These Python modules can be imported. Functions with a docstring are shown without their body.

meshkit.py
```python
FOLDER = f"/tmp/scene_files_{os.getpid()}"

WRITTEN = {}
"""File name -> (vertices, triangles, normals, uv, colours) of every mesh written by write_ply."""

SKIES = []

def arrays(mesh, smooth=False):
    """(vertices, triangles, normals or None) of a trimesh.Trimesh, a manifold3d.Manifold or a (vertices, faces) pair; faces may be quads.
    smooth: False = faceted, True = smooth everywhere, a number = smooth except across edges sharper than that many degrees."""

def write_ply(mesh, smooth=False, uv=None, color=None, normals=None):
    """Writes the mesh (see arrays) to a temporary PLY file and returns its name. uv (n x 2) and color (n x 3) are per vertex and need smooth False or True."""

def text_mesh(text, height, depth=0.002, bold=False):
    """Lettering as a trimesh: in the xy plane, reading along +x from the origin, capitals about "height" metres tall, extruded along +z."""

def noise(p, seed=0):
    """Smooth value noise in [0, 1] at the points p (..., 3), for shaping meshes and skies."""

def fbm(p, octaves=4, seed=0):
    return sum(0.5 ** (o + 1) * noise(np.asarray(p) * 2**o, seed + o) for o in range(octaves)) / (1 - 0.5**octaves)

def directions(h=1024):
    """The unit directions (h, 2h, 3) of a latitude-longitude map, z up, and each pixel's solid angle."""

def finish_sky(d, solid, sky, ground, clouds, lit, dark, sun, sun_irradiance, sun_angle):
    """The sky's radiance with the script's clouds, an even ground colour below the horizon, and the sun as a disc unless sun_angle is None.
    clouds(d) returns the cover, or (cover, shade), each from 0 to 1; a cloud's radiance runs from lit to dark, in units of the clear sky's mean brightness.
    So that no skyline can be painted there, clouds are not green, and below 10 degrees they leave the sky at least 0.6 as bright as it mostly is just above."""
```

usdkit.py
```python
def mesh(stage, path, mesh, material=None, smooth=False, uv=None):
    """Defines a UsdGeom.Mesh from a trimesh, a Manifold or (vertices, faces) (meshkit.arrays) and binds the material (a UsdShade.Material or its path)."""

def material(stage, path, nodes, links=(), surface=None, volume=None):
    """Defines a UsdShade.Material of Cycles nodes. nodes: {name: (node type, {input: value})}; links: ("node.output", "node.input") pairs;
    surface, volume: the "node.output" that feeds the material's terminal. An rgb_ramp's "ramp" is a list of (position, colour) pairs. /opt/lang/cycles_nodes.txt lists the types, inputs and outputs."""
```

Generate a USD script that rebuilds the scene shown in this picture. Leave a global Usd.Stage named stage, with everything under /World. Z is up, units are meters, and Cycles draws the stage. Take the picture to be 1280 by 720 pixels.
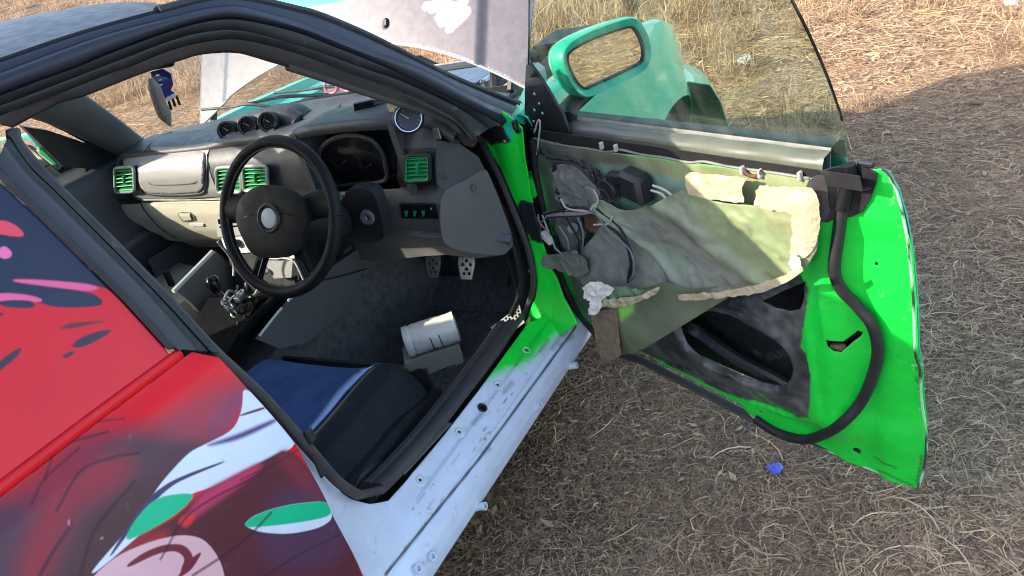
import math, random
import numpy as np, trimesh, shapely, usdkit, meshkit
from shapely.geometry import Polygon, LineString, Point, box as sbox
from shapely.ops import unary_union
from scipy.spatial import Delaunay
from pxr import Usd, UsdGeom, UsdLux, UsdShade, Sdf, Gf, Vt

stage = Usd.Stage.CreateInMemory()
UsdGeom.SetStageUpAxis(stage, UsdGeom.Tokens.z)
UsdGeom.SetStageMetersPerUnit(stage, 1.0)
UsdGeom.Xform.Define(stage, '/World')
UsdGeom.Scope.Define(stage, '/World/Looks')

# ------------------------------------------------------------------ camera
CAM = np.array([-0.70409455, -1.85213782, 1.50327514])
ROT = np.array([[0.43440849, -0.86738921, -0.24274517],
                [-0.51054141, -0.01509181, -0.85972071],
                [0.74204901, 0.49740144, -0.44939412]])
FPX = 1022.05
EXPOSURE = 1.75
cam = UsdGeom.Camera.Define(stage, '/World/camera')
mt = Gf.Matrix4d(1.0)
for i, a in enumerate((ROT[0], -ROT[1], -ROT[2])):
    mt.SetRow(i, Gf.Vec4d(*map(float, a), 0))
mt.SetRow(3, Gf.Vec4d(*map(float, CAM), 1))
cam.AddTransformOp().Set(mt)
cam.CreateHorizontalApertureAttr(36.0)
cam.CreateVerticalApertureAttr(20.25)
cam.CreateFocalLengthAttr(FPX / 1280 * 36.0)
cam.CreateClippingRangeAttr(Gf.Vec2f(0.05, 1000))
cam.CreateExposureAttr(EXPOSURE)

# ------------------------------------------------------------------ sky and sun
SUN_AZ, SUN_EL = math.radians(40), math.radians(30)      # azimuth from the car's left towards its rear
SUN = np.array([-math.sin(SUN_AZ) * math.cos(SUN_EL), math.cos(SUN_AZ) * math.cos(SUN_EL), math.sin(SUN_EL)])
SKY_STRENGTH, SUN_STRENGTH = 0.15, 0.68
usdkit.material(stage, '/World/Looks/sky_light', {
    'sky': ('sky_texture', {'sky_type': 'single_scattering', 'sun_disc': False, 'sun_elevation': SUN_EL,
                            'sun_rotation': math.atan2(SUN[0], SUN[1]), 'air_density': 1.0, 'aerosol_density': 1.6}),
    'bg': ('background_shader', {'strength': SKY_STRENGTH})}, [('sky.color', 'bg.color')], surface='bg.background')
dome = UsdLux.DomeLight.Define(stage, '/World/sky')
UsdShade.MaterialBindingAPI.Apply(dome.GetPrim()).Bind(UsdShade.Material.Get(stage, '/World/Looks/sky_light'))
dome.GetPrim().SetCustomDataByKey('kind', 'structure')
sun = UsdLux.DistantLight.Define(stage, '/World/sun')
sun.CreateIntensityAttr(SUN_STRENGTH)
sun.CreateAngleAttr(0.5)
sun.CreateNormalizeAttr(True)
sun.CreateColorAttr(Gf.Vec3f(1.0, 0.91, 0.76))
zz = SUN / np.linalg.norm(SUN)
xx = np.cross([0, 0, 1], zz); xx /= np.linalg.norm(xx)
yy = np.cross(zz, xx)
ms = Gf.Matrix4d(1.0)
for i, a in enumerate((xx, yy, zz)):
    ms.SetRow(i, Gf.Vec4d(*map(float, a), 0))
sun.AddTransformOp().Set(ms)

# ------------------------------------------------------------------ scene graph helpers
USED = {}
def newpath(parent, name):
    base = f'{parent}/{name}'
    n = USED.get(base, 0)
    USED[base] = n + 1
    return base if n == 0 else f'{base}_{n:03d}'
def tag(path, label=None, cat=None, group=None, kind=None):
    p = stage.GetPrimAtPath(path)
    for k, v in (('label', label), ('category', cat), ('group', group), ('kind', kind)):
        if v:
            p.SetCustomDataByKey(k, v)
def thing(name, label=None, cat=None, loc=(0, 0, 0), rz=0, group=None, parent='/World'):
    path = newpath(parent, name)
    x = UsdGeom.Xform.Define(stage, path)
    if any(loc) or rz:
        x.AddTranslateOp().Set(Gf.Vec3d(*map(float, loc)))
        x.AddRotateZOp().Set(float(math.degrees(rz)))
    tag(path, label, cat, group)
    return path
def obj(parent, name, mesh, mat, smooth=35, label=None, cat=None, group=None, kind=None, cols=None):
    path = newpath(parent, name)
    if cols is not None:
        smooth = True
    m = usdkit.mesh(stage, path, mesh, '/World/Looks/' + mat, smooth=smooth)
    if cols is not None:
        UsdGeom.PrimvarsAPI(m).CreatePrimvar('Cd', Sdf.ValueTypeNames.Color3fArray, 'vertex').Set(Vt.Vec3fArray.FromNumpy(np.asarray(cols, np.float32)))
    tag(path, label, cat, group, kind)
    return path

# ------------------------------------------------------------------ materials
def lin(c):
    c = np.asarray(c, float) / 255.0
    return np.where(c <= 0.04045, c / 12.92, ((c + 0.055) / 1.055) ** 2.4)
def mat(name, col, rough=0.5, metal=0.0, coat=0.0, var=0.15, vscale=9.0, bump=0.0, bscale=200.0, spec=0.5, dirt=None, sheen=0.0, rvar=0.15, cd=False):
    """A surface with uneven tone, uneven gloss and fine relief. cd: colour comes from the mesh (printed or sprayed)."""
    col = np.asarray(col, float)
    n = {'tc': ('texture_coordinate', {}),
         'nz': ('noise_texture', {'scale': vscale, 'detail': 6.0, 'roughness': 0.6}),
         'mr': ('map_range', {'from_min': 0.3, 'from_max': 0.7, 'to_min': 1 - var, 'to_max': 1 + var, 'clamp': True}),
         'rr': ('map_range', {'from_min': 0.3, 'from_max': 0.7, 'to_min': max(0.02, rough - rvar * rough), 'to_max': min(1.0, rough + rvar * rough), 'clamp': True}),
         'nz2': ('noise_texture', {'scale': vscale * 4.3, 'detail': 4.0}),
         'p': ('principled_bsdf', {'metallic': metal, 'roughness': rough, 'coat_weight': coat, 'coat_roughness': 0.06, 'specular_ior_level': spec, 'sheen_weight': sheen}),
         'mul': ('mix_color', {'blend_type': 'multiply', 'fac': 1.0, 'a': tuple(col), 'use_clamp': False})}
    l = [('tc.object', 'nz.vector'), ('tc.object', 'nz2.vector'), ('nz.fac', 'mr.value'), ('mr.result', 'mul.b'), ('nz2.fac', 'rr.value'), ('rr.result', 'p.roughness')]
    if cd:
        n['at'] = ('attribute', {'attribute': 'Cd'})
        l.append(('at.color', 'mul.a'))
    last = 'mul.result'
    if dirt is not None:
        dc, amt, ds = dirt
        n['dn'] = ('noise_texture', {'scale': ds, 'detail': 8.0, 'roughness': 0.7})
        n['dm'] = ('map_range', {'from_min': 0.62 - amt * 0.3, 'from_max': 0.78 - amt * 0.2, 'to_min': 0.0, 'to_max': 0.85, 'clamp': True})
        n['dx'] = ('mix_color', {'blend_type': 'mix', 'b': tuple(dc)})
        l += [('tc.object', 'dn.vector'), ('dn.fac', 'dm.value'), ('dm.result', 'dx.fac'), (last, 'dx.a')]
        last = 'dx.result'
    l.append((last, 'p.base_color'))
    if bump:
        n['bn'] = ('noise_texture', {'scale': bscale, 'detail': 3.0})
        n['bp'] = ('bump', {'strength': bump, 'distance': 0.002})
        l += [('tc.object', 'bn.vector'), ('bn.fac', 'bp.height'), ('bp.normal', 'p.normal')]
    usdkit.material(stage, '/World/Looks/' + name, n, l, surface='p.BSDF')
def pane(name, tint, gloss=1.0, ior=1.5):
    usdkit.material(stage, '/World/Looks/' + name, {
        't': ('transparent_bsdf', {'color': tuple(tint)}), 'g': ('glossy_bsdf', {'color': (gloss, gloss, gloss), 'roughness': 0.01}),
        'f': ('fresnel', {'IOR': ior}), 'm': ('mix_closure', {})},
        [('f.fac', 'm.fac'), ('t.BSDF', 'm.closure1'), ('g.BSDF', 'm.closure2')], surface='m.closure')

NEON, TEAL = lin((18, 214, 62)), lin((22, 176, 142))
mat('neon_green_paint', NEON, 0.32, coat=0.5, var=0.06, vscale=5, dirt=((0.05, 0.06, 0.05), 0.02, 40))
mat('teal_paint', TEAL, 0.3, coat=0.7, var=0.05)
mat('black_roof_wrap', lin((28, 29, 37)), 0.42, spec=0.32, var=0.1, bump=0.02, bscale=60)
mat('pillar_black', lin((30, 30, 35)), 0.42, var=0.2, bump=0.05, bscale=150)
mat('rubber', lin((24, 24, 26)), 0.62, var=0.25, bump=0.15, bscale=300, dirt=((0.10, 0.09, 0.08), 0.06, 25))
mat('seal_brown', lin((62, 56, 56)), 0.7, var=0.25, bump=0.3, bscale=500)
mat('printed_wrap', (1, 1, 1), 0.42, coat=0.0, spec=0.28, var=0.07, vscale=6, bump=0.03, bscale=30, dirt=((0.12, 0.11, 0.11), 0.0, 30), cd=True)
mat('sprayed_paint', (1, 1, 1), 0.38, coat=0.25, var=0.07, vscale=14, dirt=((0.10, 0.10, 0.11), 0.03, 45), cd=True)
mat('silver_paint', (1, 1, 1), 0.34, metal=0.4, coat=0.2, var=0.05, cd=True)
mat('tinted_film', (1, 1, 1), 0.26, coat=0.0, spec=0.3, var=0.05, cd=True)
mat('sheet_plastic', (1, 1, 1), 0.5, var=0.16, vscale=16, bump=0.25, bscale=90, cd=True)
mat('sheet_green', lin((104, 130, 100)), 0.5, var=0.2, vscale=20, bump=0.3, bscale=90)
mat('masking_tape', lin((180, 166, 134)), 0.6, var=0.2, vscale=30, bump=0.9, bscale=110)
mat('butyl_black', lin((26, 27, 30)), 0.36, var=0.35, vscale=14, bump=0.4, bscale=60, dirt=((0.16, 0.16, 0.16), 0.10, 9))
mat('dusty_metal', lin((112, 112, 105)), 0.6, var=0.3, vscale=18, bump=0.3, bscale=80, dirt=((0.06, 0.06, 0.055), 0.12, 14))
mat('dash_dark', lin((60, 60, 62)), 0.5, var=0.12, bump=0.22, bscale=700, dirt=((0.12, 0.12, 0.11), 0.04, 20))
mat('dash_grey', lin((90, 88, 86)), 0.5, var=0.08, bump=0.2, bscale=700)
mat('dash_silver', lin((146, 143, 140)), 0.42, var=0.06, bump=0.08, bscale=700)
mat('dash_light', lin((186, 178, 160)), 0.55, var=0.07, bump=0.2, bscale=700)
mat('trim_grey', lin((84, 83, 84)), 0.6, var=0.1, bump=0.2, bscale=600)
mat('carpet', lin((92, 90, 89)), 0.95, var=0.35, vscale=40, bump=0.8, bscale=900, dirt=((0.06, 0.055, 0.05), 0.10, 18), spec=0.2)
mat('plastic_black', lin((22, 22, 25)), 0.45, var=0.15, bump=0.1, bscale=600)
mat('bare_black', lin((13, 13, 14)), 0.9, spec=0.12, var=0.4, vscale=30, bump=0.5, bscale=80)
mat('cluster_print', lin((84, 84, 92)), 0.5)
mat('leather_black', lin((12, 12, 13)), 0.55, spec=0.25, var=0.2, bump=0.18, bscale=420)
mat('gloss_black', lin((12, 12, 14)), 0.12, var=0.05)
mat('seat_black', lin((26, 28, 34)), 0.75, var=0.2, bump=0.35, bscale=700, spec=0.25)
mat('seat_blue', lin((46, 72, 116)), 0.8, var=0.3, bump=0.5, bscale=600, spec=0.25)
mat('vent_green', lin((34, 128, 74)), 0.35, var=0.1)
mat('vent_dark', lin((10, 30, 20)), 0.6)
mat('chrome', lin((205, 205, 208)), 0.18, metal=1.0, var=0.05)
mat('steel', lin((150, 150, 152)), 0.38, metal=1.0, var=0.2)
mat('aluminium', lin((190, 190, 190)), 0.35, metal=0.9, var=0.1)
mat('gauge_face', lin((40, 40, 43)), 0.4)
mat('gauge_print', lin((150, 150, 160)), 0.5)
mat('white_plastic', lin((205, 203, 196)), 0.5, var=0.06)
mat('white_paint', lin((206, 210, 220)), 0.4, coat=0.3, var=0.05, dirt=((0.12, 0.12, 0.12), 0.03, 50))
mat('crumpled_paper', lin((230, 223, 210)), 0.6, var=0.08, vscale=25, bump=0.5, bscale=60)
mat('foam_brown', lin((124, 104, 82)), 0.95, var=0.35, vscale=60, bump=1.0, bscale=220)
mat('blue_fabric', lin((22, 44, 120)), 0.7, var=0.15, bump=0.4, bscale=900)
mat('grey_fur', lin((126, 120, 112)), 0.95, var=0.25, bump=0.6, bscale=500)
mat('pink_plastic', lin((196, 120, 138)), 0.35, var=0.2)
mat('wire_grey', lin((120, 116, 120)), 0.5, var=0.2)
mat('wire_black', lin((26, 26, 28)), 0.5, var=0.2)
mat('wire_pink', lin((170, 110, 120)), 0.5, var=0.2)
mat('wire_red', lin((190, 50, 46)), 0.5)
mat('wire_white', lin((176, 172, 160)), 0.5, var=0.2)
mat('bag_plastic', lin((54, 56, 60)), 0.3, var=0.2)
mat('rust', lin((96, 62, 44)), 0.85, var=0.35, vscale=40, bump=0.4, bscale=120)
mat('tyre', lin((22, 22, 23)), 0.8, var=0.2, bump=0.3, bscale=90)
mat('stone', lin((128, 116, 106)), 0.85, var=0.25, vscale=30, bump=0.6, bscale=60)
mat('bark', lin((66, 54, 44)), 0.9, var=0.35, vscale=20, bump=1.0, bscale=40)
mat('litter_blue', lin((88, 104, 190)), 0.35, var=0.2)
mat('litter_white', lin((205, 205, 205)), 0.5, var=0.1)
mat('mirror_glass', (0.86, 0.87, 0.86), 0.02, metal=1.0, var=0.0, rvar=0)
pane('clear_glass', (0.90, 0.95, 0.92))
usdkit.material(stage, '/World/Looks/door_glass', {
    't': ('transparent_bsdf', {'color': (0.60, 0.72, 0.60)}), 'g': ('glossy_bsdf', {'color': (1, 1, 1), 'roughness': 0.01}), 'f': ('fresnel', {'IOR': 1.5}), 'm': ('mix_closure', {}),
    'tc': ('texture_coordinate', {}), 'mp': ('mapping', {'scale': (9.0, 9.0, 0.9)}), 'n': ('noise_texture', {'scale': 2.2, 'detail': 5.0}),
    'r': ('map_range', {'from_min': 0.40, 'from_max': 0.75, 'to_min': 0.008, 'to_max': 0.085, 'clamp': True}), 'd': ('diffuse_bsdf', {'color': (0.34, 0.38, 0.30)}), 'm2': ('mix_closure', {})},
    [('f.fac', 'm.fac'), ('t.BSDF', 'm.closure1'), ('g.BSDF', 'm.closure2'), ('tc.object', 'mp.vector'), ('mp.vector', 'n.vector'), ('n.fac', 'r.value'), ('r.result', 'm2.fac'), ('m.closure', 'm2.closure1'), ('d.BSDF', 'm2.closure2')], surface='m2.closure')
pane('lens_glass', (0.92, 0.92, 0.92), ior=1.2)
usdkit.material(stage, '/World/Looks/straw', {
    'at': ('attribute', {'attribute': 'Cd'}), 'oi': ('object_info', {}),
    'mr': ('map_range', {'from_min': 0, 'from_max': 1, 'to_min': 0.82, 'to_max': 1.18}),
    'mul': ('mix_color', {'blend_type': 'multiply', 'fac': 1.0, 'use_clamp': False}),
    'd': ('principled_bsdf', {'roughness': 0.65, 'specular_ior_level': 0.3}), 't': ('translucent_bsdf', {}), 'm': ('mix_closure', {'fac': 0.2})},
    [('oi.random', 'mr.value'), ('at.color', 'mul.a'), ('mr.result', 'mul.b'), ('mul.result', 'd.base_color'), ('mul.result', 't.color'),
     ('d.BSDF', 'm.closure1'), ('t.BSDF', 'm.closure2')], surface='m.closure')

# ------------------------------------------------------------------ geometry helpers
def nrm(v):
    v = np.asarray(v, float)
    return v / np.linalg.norm(v)
def ray(u, v):
    return np.array([(u - 640) / FPX, (v - 360) / FPX, 1.0]) @ ROT
class Surf:
    """A surface p0 + a ex + b ey + (h(a, b) + off) n; tr() finds where a line of sight of the survey photo meets it."""
    def __init__(s, p0, ex, ey, h=None, n=None):
        s.p0, s.ex, s.ey = np.array(p0, float), nrm(ex), nrm(ey)
        s.n = nrm(np.cross(s.ex, s.ey)) if n is None else nrm(n)
        s.h = h or (lambda a, b: 0 * np.asarray(a, float))
    def tr(s, px, off=0.0):
        out = []
        for u, v in px:
            d = ray(u, v); hh = 0.0
            for it in range(160):
                w = 0.5 if it < 20 else 0.15 if it < 80 else 0.05
                q = s.p0 + s.n * (hh + off)
                p = CAM + d * (np.dot(q - CAM, s.n) / np.dot(d, s.n))
                a, b = np.dot(p - s.p0, s.ex), np.dot(p - s.p0, s.ey)
                hn = float(np.ravel(s.h(np.array([a]), np.array([b])))[0])
                if abs(hn - hh) < 1e-6:
                    break
                hh = (1 - w) * hh + w * hn
            out.append((a, b))
        return np.array(out)
    def p3(s, ab, off=0.0):
        ab = np.atleast_2d(np.asarray(ab, float))
        hh = np.broadcast_to(s.h(ab[:, 0], ab[:, 1]), (len(ab),)) + off
        return s.p0 + ab[:, :1] * s.ex + ab[:, 1:2] * s.ey + hh[:, None] * s.n
    def px(s, px, off=0.0):
        return s.p3(s.tr(px, off), off)
def atax(u, v, ax, val):
    d = ray(u, v)
    return CAM + d * (val - CAM[ax]) / d[ax]
def crom(P, n=8, closed=False):
    """Catmull-Rom through the points."""
    P = np.asarray(P, float)
    Q = np.vstack([P[-1:], P, P[:2]]) if closed else np.vstack([2 * P[:1] - P[1:2], P, 2 * P[-1:] - P[-2:-1]])
    out = []
    for i in range(len(Q) - 3):
        p0, p1, p2, p3 = Q[i:i + 4]
        for t in np.arange(n) / n:
            out.append(0.5 * (2 * p1 + (p2 - p0) * t + (2 * p0 - 5 * p1 + 4 * p2 - p3) * t * t + (3 * p1 - p0 - 3 * p2 + p3) * t ** 3))
    if not closed:
        out.append(P[-1])
    return np.array(out)
def resample(P, n):
    P = np.asarray(P, float)
    s = np.r_[0, np.cumsum(np.linalg.norm(np.diff(P, axis=0), axis=1))]
    t = np.linspace(0, s[-1], n)
    return np.stack([np.interp(t, s, P[:, k]) for k in range(P.shape[1])], 1)
def thicken(V, F, t):
    m = trimesh.Trimesh(V, F, process=False)
    N = np.zeros_like(V); fc = np.cross(V[F[:, 1]] - V[F[:, 0]], V[F[:, 2]] - V[F[:, 0]])
    for k in range(3):
        np.add.at(N, F[:, k], fc)
    N /= np.maximum(np.linalg.norm(N, axis=1, keepdims=True), 1e-12)
    e = np.sort(m.edges, axis=1)
    u, inv, cnt = np.unique(e, axis=0, return_inverse=True, return_counts=True)
    bd = m.edges[cnt[inv.ravel()] == 1]
    n = len(V)
    walls = np.vstack([np.c_[bd[:, 1], bd[:, 0], bd[:, 0] + n], np.c_[bd[:, 1], bd[:, 0] + n, bd[:, 1] + n]])
    return np.vstack([V, V - N * t]), np.vstack([F, F[:, ::-1] + n, walls])
def psheet(surf, poly, h=0.012, thick=0.003, off=0.0, dz=None, holes=(), fine=None):
    """A sheet with the outline poly (on the surface), meshed evenly, given a thickness behind its face."""
    P = poly if isinstance(poly, Polygon) else Polygon(poly, [np.asarray(q) for q in holes])
    if not P.is_valid:
        P = P.buffer(0)
    if P.geom_type == 'MultiPolygon':
        P = max(P.geoms, key=lambda g: g.area)
    P = P.simplify(h * 0.02)
    pts = []
    for r in [P.exterior, *P.interiors]:
        c = np.array(r.segmentize(h).coords)[:-1]
        pts.append(c)
    x0, y0, x1, y1 = P.bounds
    gx, gy = np.meshgrid(np.arange(x0, x1, h), np.arange(y0, y1, h * 0.866))
    gx = gx + (np.arange(len(gx)) % 2)[:, None] * h * 0.5
    g = np.c_[gx.ravel(), gy.ravel()]
    inner = P.buffer(-h * 0.45)
    if not inner.is_empty:
        g = g[shapely.contains_xy(inner, g[:, 0], g[:, 1])]
        if fine:
            (fx0, fy0, fx1, fy1), hf = fine
            g = g[~((g[:, 0] > fx0) & (g[:, 0] < fx1) & (g[:, 1] > fy0) & (g[:, 1] < fy1))]
            qx, qy = np.meshgrid(np.arange(fx0, fx1, hf), np.arange(fy0, fy1, hf * 0.866))
            qx = qx + (np.arange(len(qx)) % 2)[:, None] * hf * 0.5
            q = np.c_[qx.ravel(), qy.ravel()]
            g = np.vstack([g, q[shapely.contains_xy(P.buffer(-hf * 0.5), q[:, 0], q[:, 1])]])
        pts.append(g)
    ab = np.vstack(pts)
    ab = np.unique(np.round(ab, 7), axis=0)
    T = Delaunay(ab).simplices
    c = ab[T].mean(1)
    T = T[shapely.contains_xy(P, c[:, 0], c[:, 1])]
    A = ab[T]
    ar = (A[:, 1, 0] - A[:, 0, 0]) * (A[:, 2, 1] - A[:, 0, 1]) - (A[:, 2, 0] - A[:, 0, 0]) * (A[:, 1, 1] - A[:, 0, 1])
    T = T[np.abs(ar) > 1e-10]; ar = ar[np.abs(ar) > 1e-10]
    flip = (ar < 0) ^ (np.dot(np.cross(surf.ex, surf.ey), surf.n) < 0)
    T[flip] = T[flip][:, ::-1]
    o = off if dz is None else off + dz(ab[:, 0], ab[:, 1])
    V = surf.p3(ab, o)
    if thick:
        V, T = thicken(V, T, thick)
        ab = np.vstack([ab, ab])
    psheet.ab = ab
    return V, T
def grid(rows, closed=False):
    """A quad mesh from rows of points."""
    R = np.asarray(rows, float)
    n, m = R.shape[:2]
    idx = np.arange(n * m).reshape(n, m)
    if closed:
        idx = np.c_[idx, idx[:, :1]]
    a, b, c, d = idx[:-1, :-1].ravel(), idx[:-1, 1:].ravel(), idx[1:, 1:].ravel(), idx[1:, :-1].ravel()
    return R.reshape(-1, 3), np.vstack([np.c_[a, b, c], np.c_[a, c, d]])
def slab(rows, t):
    return thicken(*grid(rows), t)
def tube(path, r, k=10, flat=1.0, up=None, caps=True):
    P = np.asarray(path, float)
    n = len(P)
    T = np.gradient(P, axis=0); T /= np.maximum(np.linalg.norm(T, axis=1, keepdims=True), 1e-9)
    u = np.array(up, float) if up is not None else (np.array([0, 0, 1.0]) if abs(T[0][2]) < 0.9 else np.array([1.0, 0, 0]))
    rr = np.broadcast_to(r, (n,))
    ang = np.arange(k) / k * 2 * np.pi
    rows = []
    for i in range(n):
        if up is None:
            u = u - T[i] * np.dot(u, T[i]); u /= np.linalg.norm(u); w = np.cross(T[i], u); uu = u
        else:
            uu = nrm(u - T[i] * np.dot(u, T[i])); w = np.cross(T[i], uu)
        rows.append(P[i] + rr[i] * (np.cos(ang)[:, None] * w + flat * np.sin(ang)[:, None] * uu))
    V, F = grid(rows, closed=True)
    if caps:
        a = len(V)
        V = np.vstack([V, P[:1], P[-1:]])
        j = np.arange(k); jn = (j + 1) % k
        F = np.vstack([F, np.c_[np.full(k, a), jn, j], np.c_[np.full(k, a + 1), (n - 1) * k + j, (n - 1) * k + jn]])
    return V, F
def cat(*ms):
    V, F, n = [], [], 0
    for v, f in ms:
        V.append(np.asarray(v)); F.append(np.asarray(f) + n); n += len(v)
    return np.vstack(V), np.vstack(F)
def tm(m):
    return np.array(m.vertices), np.array(m.faces)
def cyl(p0, p1, r, r1=None, k=24):
    return tube([p0, p1], [r, r if r1 is None else r1], k)
def frame(n, up=(0, 0, 1)):
    n = nrm(n); x = np.cross(up, n)
    x = nrm(x) if np.linalg.norm(x) > 1e-6 else np.array([1.0, 0, 0])
    return x, np.cross(n, x), n
def lathe(prof, c, axis, k=32, up=(0, 0, 1)):
    """prof: (radius, height along the axis)."""
    x, y, n = frame(axis, up)
    a = np.arange(k) / k * 2 * np.pi
    rows = [np.asarray(c) + n * hh + rr * (np.cos(a)[:, None] * x + np.sin(a)[:, None] * y) for rr, hh in prof]
    return grid(rows, closed=True)
def cbox(c, size, ch=0.003, R=None):
    """A box with chamfered edges; R: rows are its axes."""
    s = np.array(size) / 2.0
    ch = min(ch, s.min() * 0.8)
    pts = []
    for sx in (-1, 1):
        for sy in (-1, 1):
            for sz in (-1, 1):
                k = np.array([sx, sy, sz])
                for i in range(3):
                    q = s - ch; q[i] = s[i]
                    pts.append(k * q)
    m = trimesh.convex.convex_hull(np.array(pts))
    V = np.array(m.vertices)
    if R is not None:
        V = V @ np.array([nrm(a) for a in R])
    return V + np.array(c), np.array(m.faces)
def rrect(w, h, r, n=6):
    return np.array(sbox(-w / 2 + r, -h / 2 + r, w / 2 - r, h / 2 - r).buffer(r, quad_segs=n).exterior.coords)[:-1]
def plate(c, ex, ey, poly, t, holes=(), bev=0.0):
    """An extruded outline: poly in the (ex, ey) plane at c, from the plane out to t along ex x ey."""
    P = poly if isinstance(poly, Polygon) else Polygon(poly, [np.asarray(q) for q in holes])
    m = trimesh.creation.extrude_polygon(P, t, engine='earcut')
    ex, ey = nrm(ex), nrm(ey); nn = np.cross(ex, ey)
    V = np.array(m.vertices)
    return np.asarray(c) + V[:, :1] * ex + V[:, 1:2] * ey + V[:, 2:] * nn, np.array(m.faces)
def mirror(mesh):
    V, F = mesh
    return np.asarray(V) * [1, -1, 1], np.asarray(F)[:, ::-1]
def fb(a, b, s, seed=0, o=4):
    return meshkit.fbm(np.stack([np.asarray(a) * s, np.asarray(b) * s, 0 * np.asarray(a) + 7.3 * seed + 0.5], -1), o, seed) - 0.5
def sst(x, a, b):
    t = np.clip((np.asarray(x, float) - a) / (b - a), 0, 1)
    return t * t * (3 - 2 * t)
def paint(P, base, layers):
    """Colours at the points P: each layer is (polygon, sRGB colour, feather in metres, opacity)."""
    C = np.tile(lin(base), (len(P), 1)) if np.ndim(base) == 1 else np.array(base)
    pts = shapely.points(P)
    for poly, col, fe, op in layers:
        g = poly if hasattr(poly, 'geom_type') else Polygon(poly)
        if not g.is_valid:
            g = g.buffer(0)
        x0, y0, x1, y1 = g.bounds
        sel = (P[:, 0] > x0 - fe) & (P[:, 0] < x1 + fe) & (P[:, 1] > y0 - fe) & (P[:, 1] < y1 + fe)
        if not sel.any():
            continue
        inside = shapely.contains_xy(g, P[sel, 0], P[sel, 1])
        if fe > 0:
            d = shapely.distance(g.boundary, pts[sel])
            w = np.clip(0.5 + 0.5 * np.where(inside, d, -d) / fe, 0, 1)
            w = w * w * (3 - 2 * w)
        else:
            w = inside.astype(float)
        w = (w * op)[:, None]
        C[sel] = C[sel] * (1 - w) + lin(col) * w
    return C
# ================================================================== the car
CAR = thing('car', 'right-hand-drive car in red and green wrap, driver door open and stripped, hood raised', 'car')

ZS = [0.10, 0.20, 0.31, 0.45, 0.62, 0.78, 0.88, 0.95, 1.38]
YS = [0.80, 0.825, 0.815, 0.840, 0.852, 0.838, 0.806, 0.775, 0.597]
_zf = np.linspace(0.1, 1.38, 200)
_yf = np.convolve(np.pad(np.interp(_zf, ZS, YS), 6, mode='edge'), np.ones(13) / 13, 'valid')
def half(z):
    return np.interp(z, _zf, _yf)
SIDE = Surf((0, 0, 0), (1, 0, 0), (0, 0, 1), h=lambda a, b: half(b), n=(0, -1, 0))
TUM = Surf((0, -0.775, 0.95), (1, 0, 0), (0, 0.415, 1), n=(0, -1, 0.415))

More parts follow.
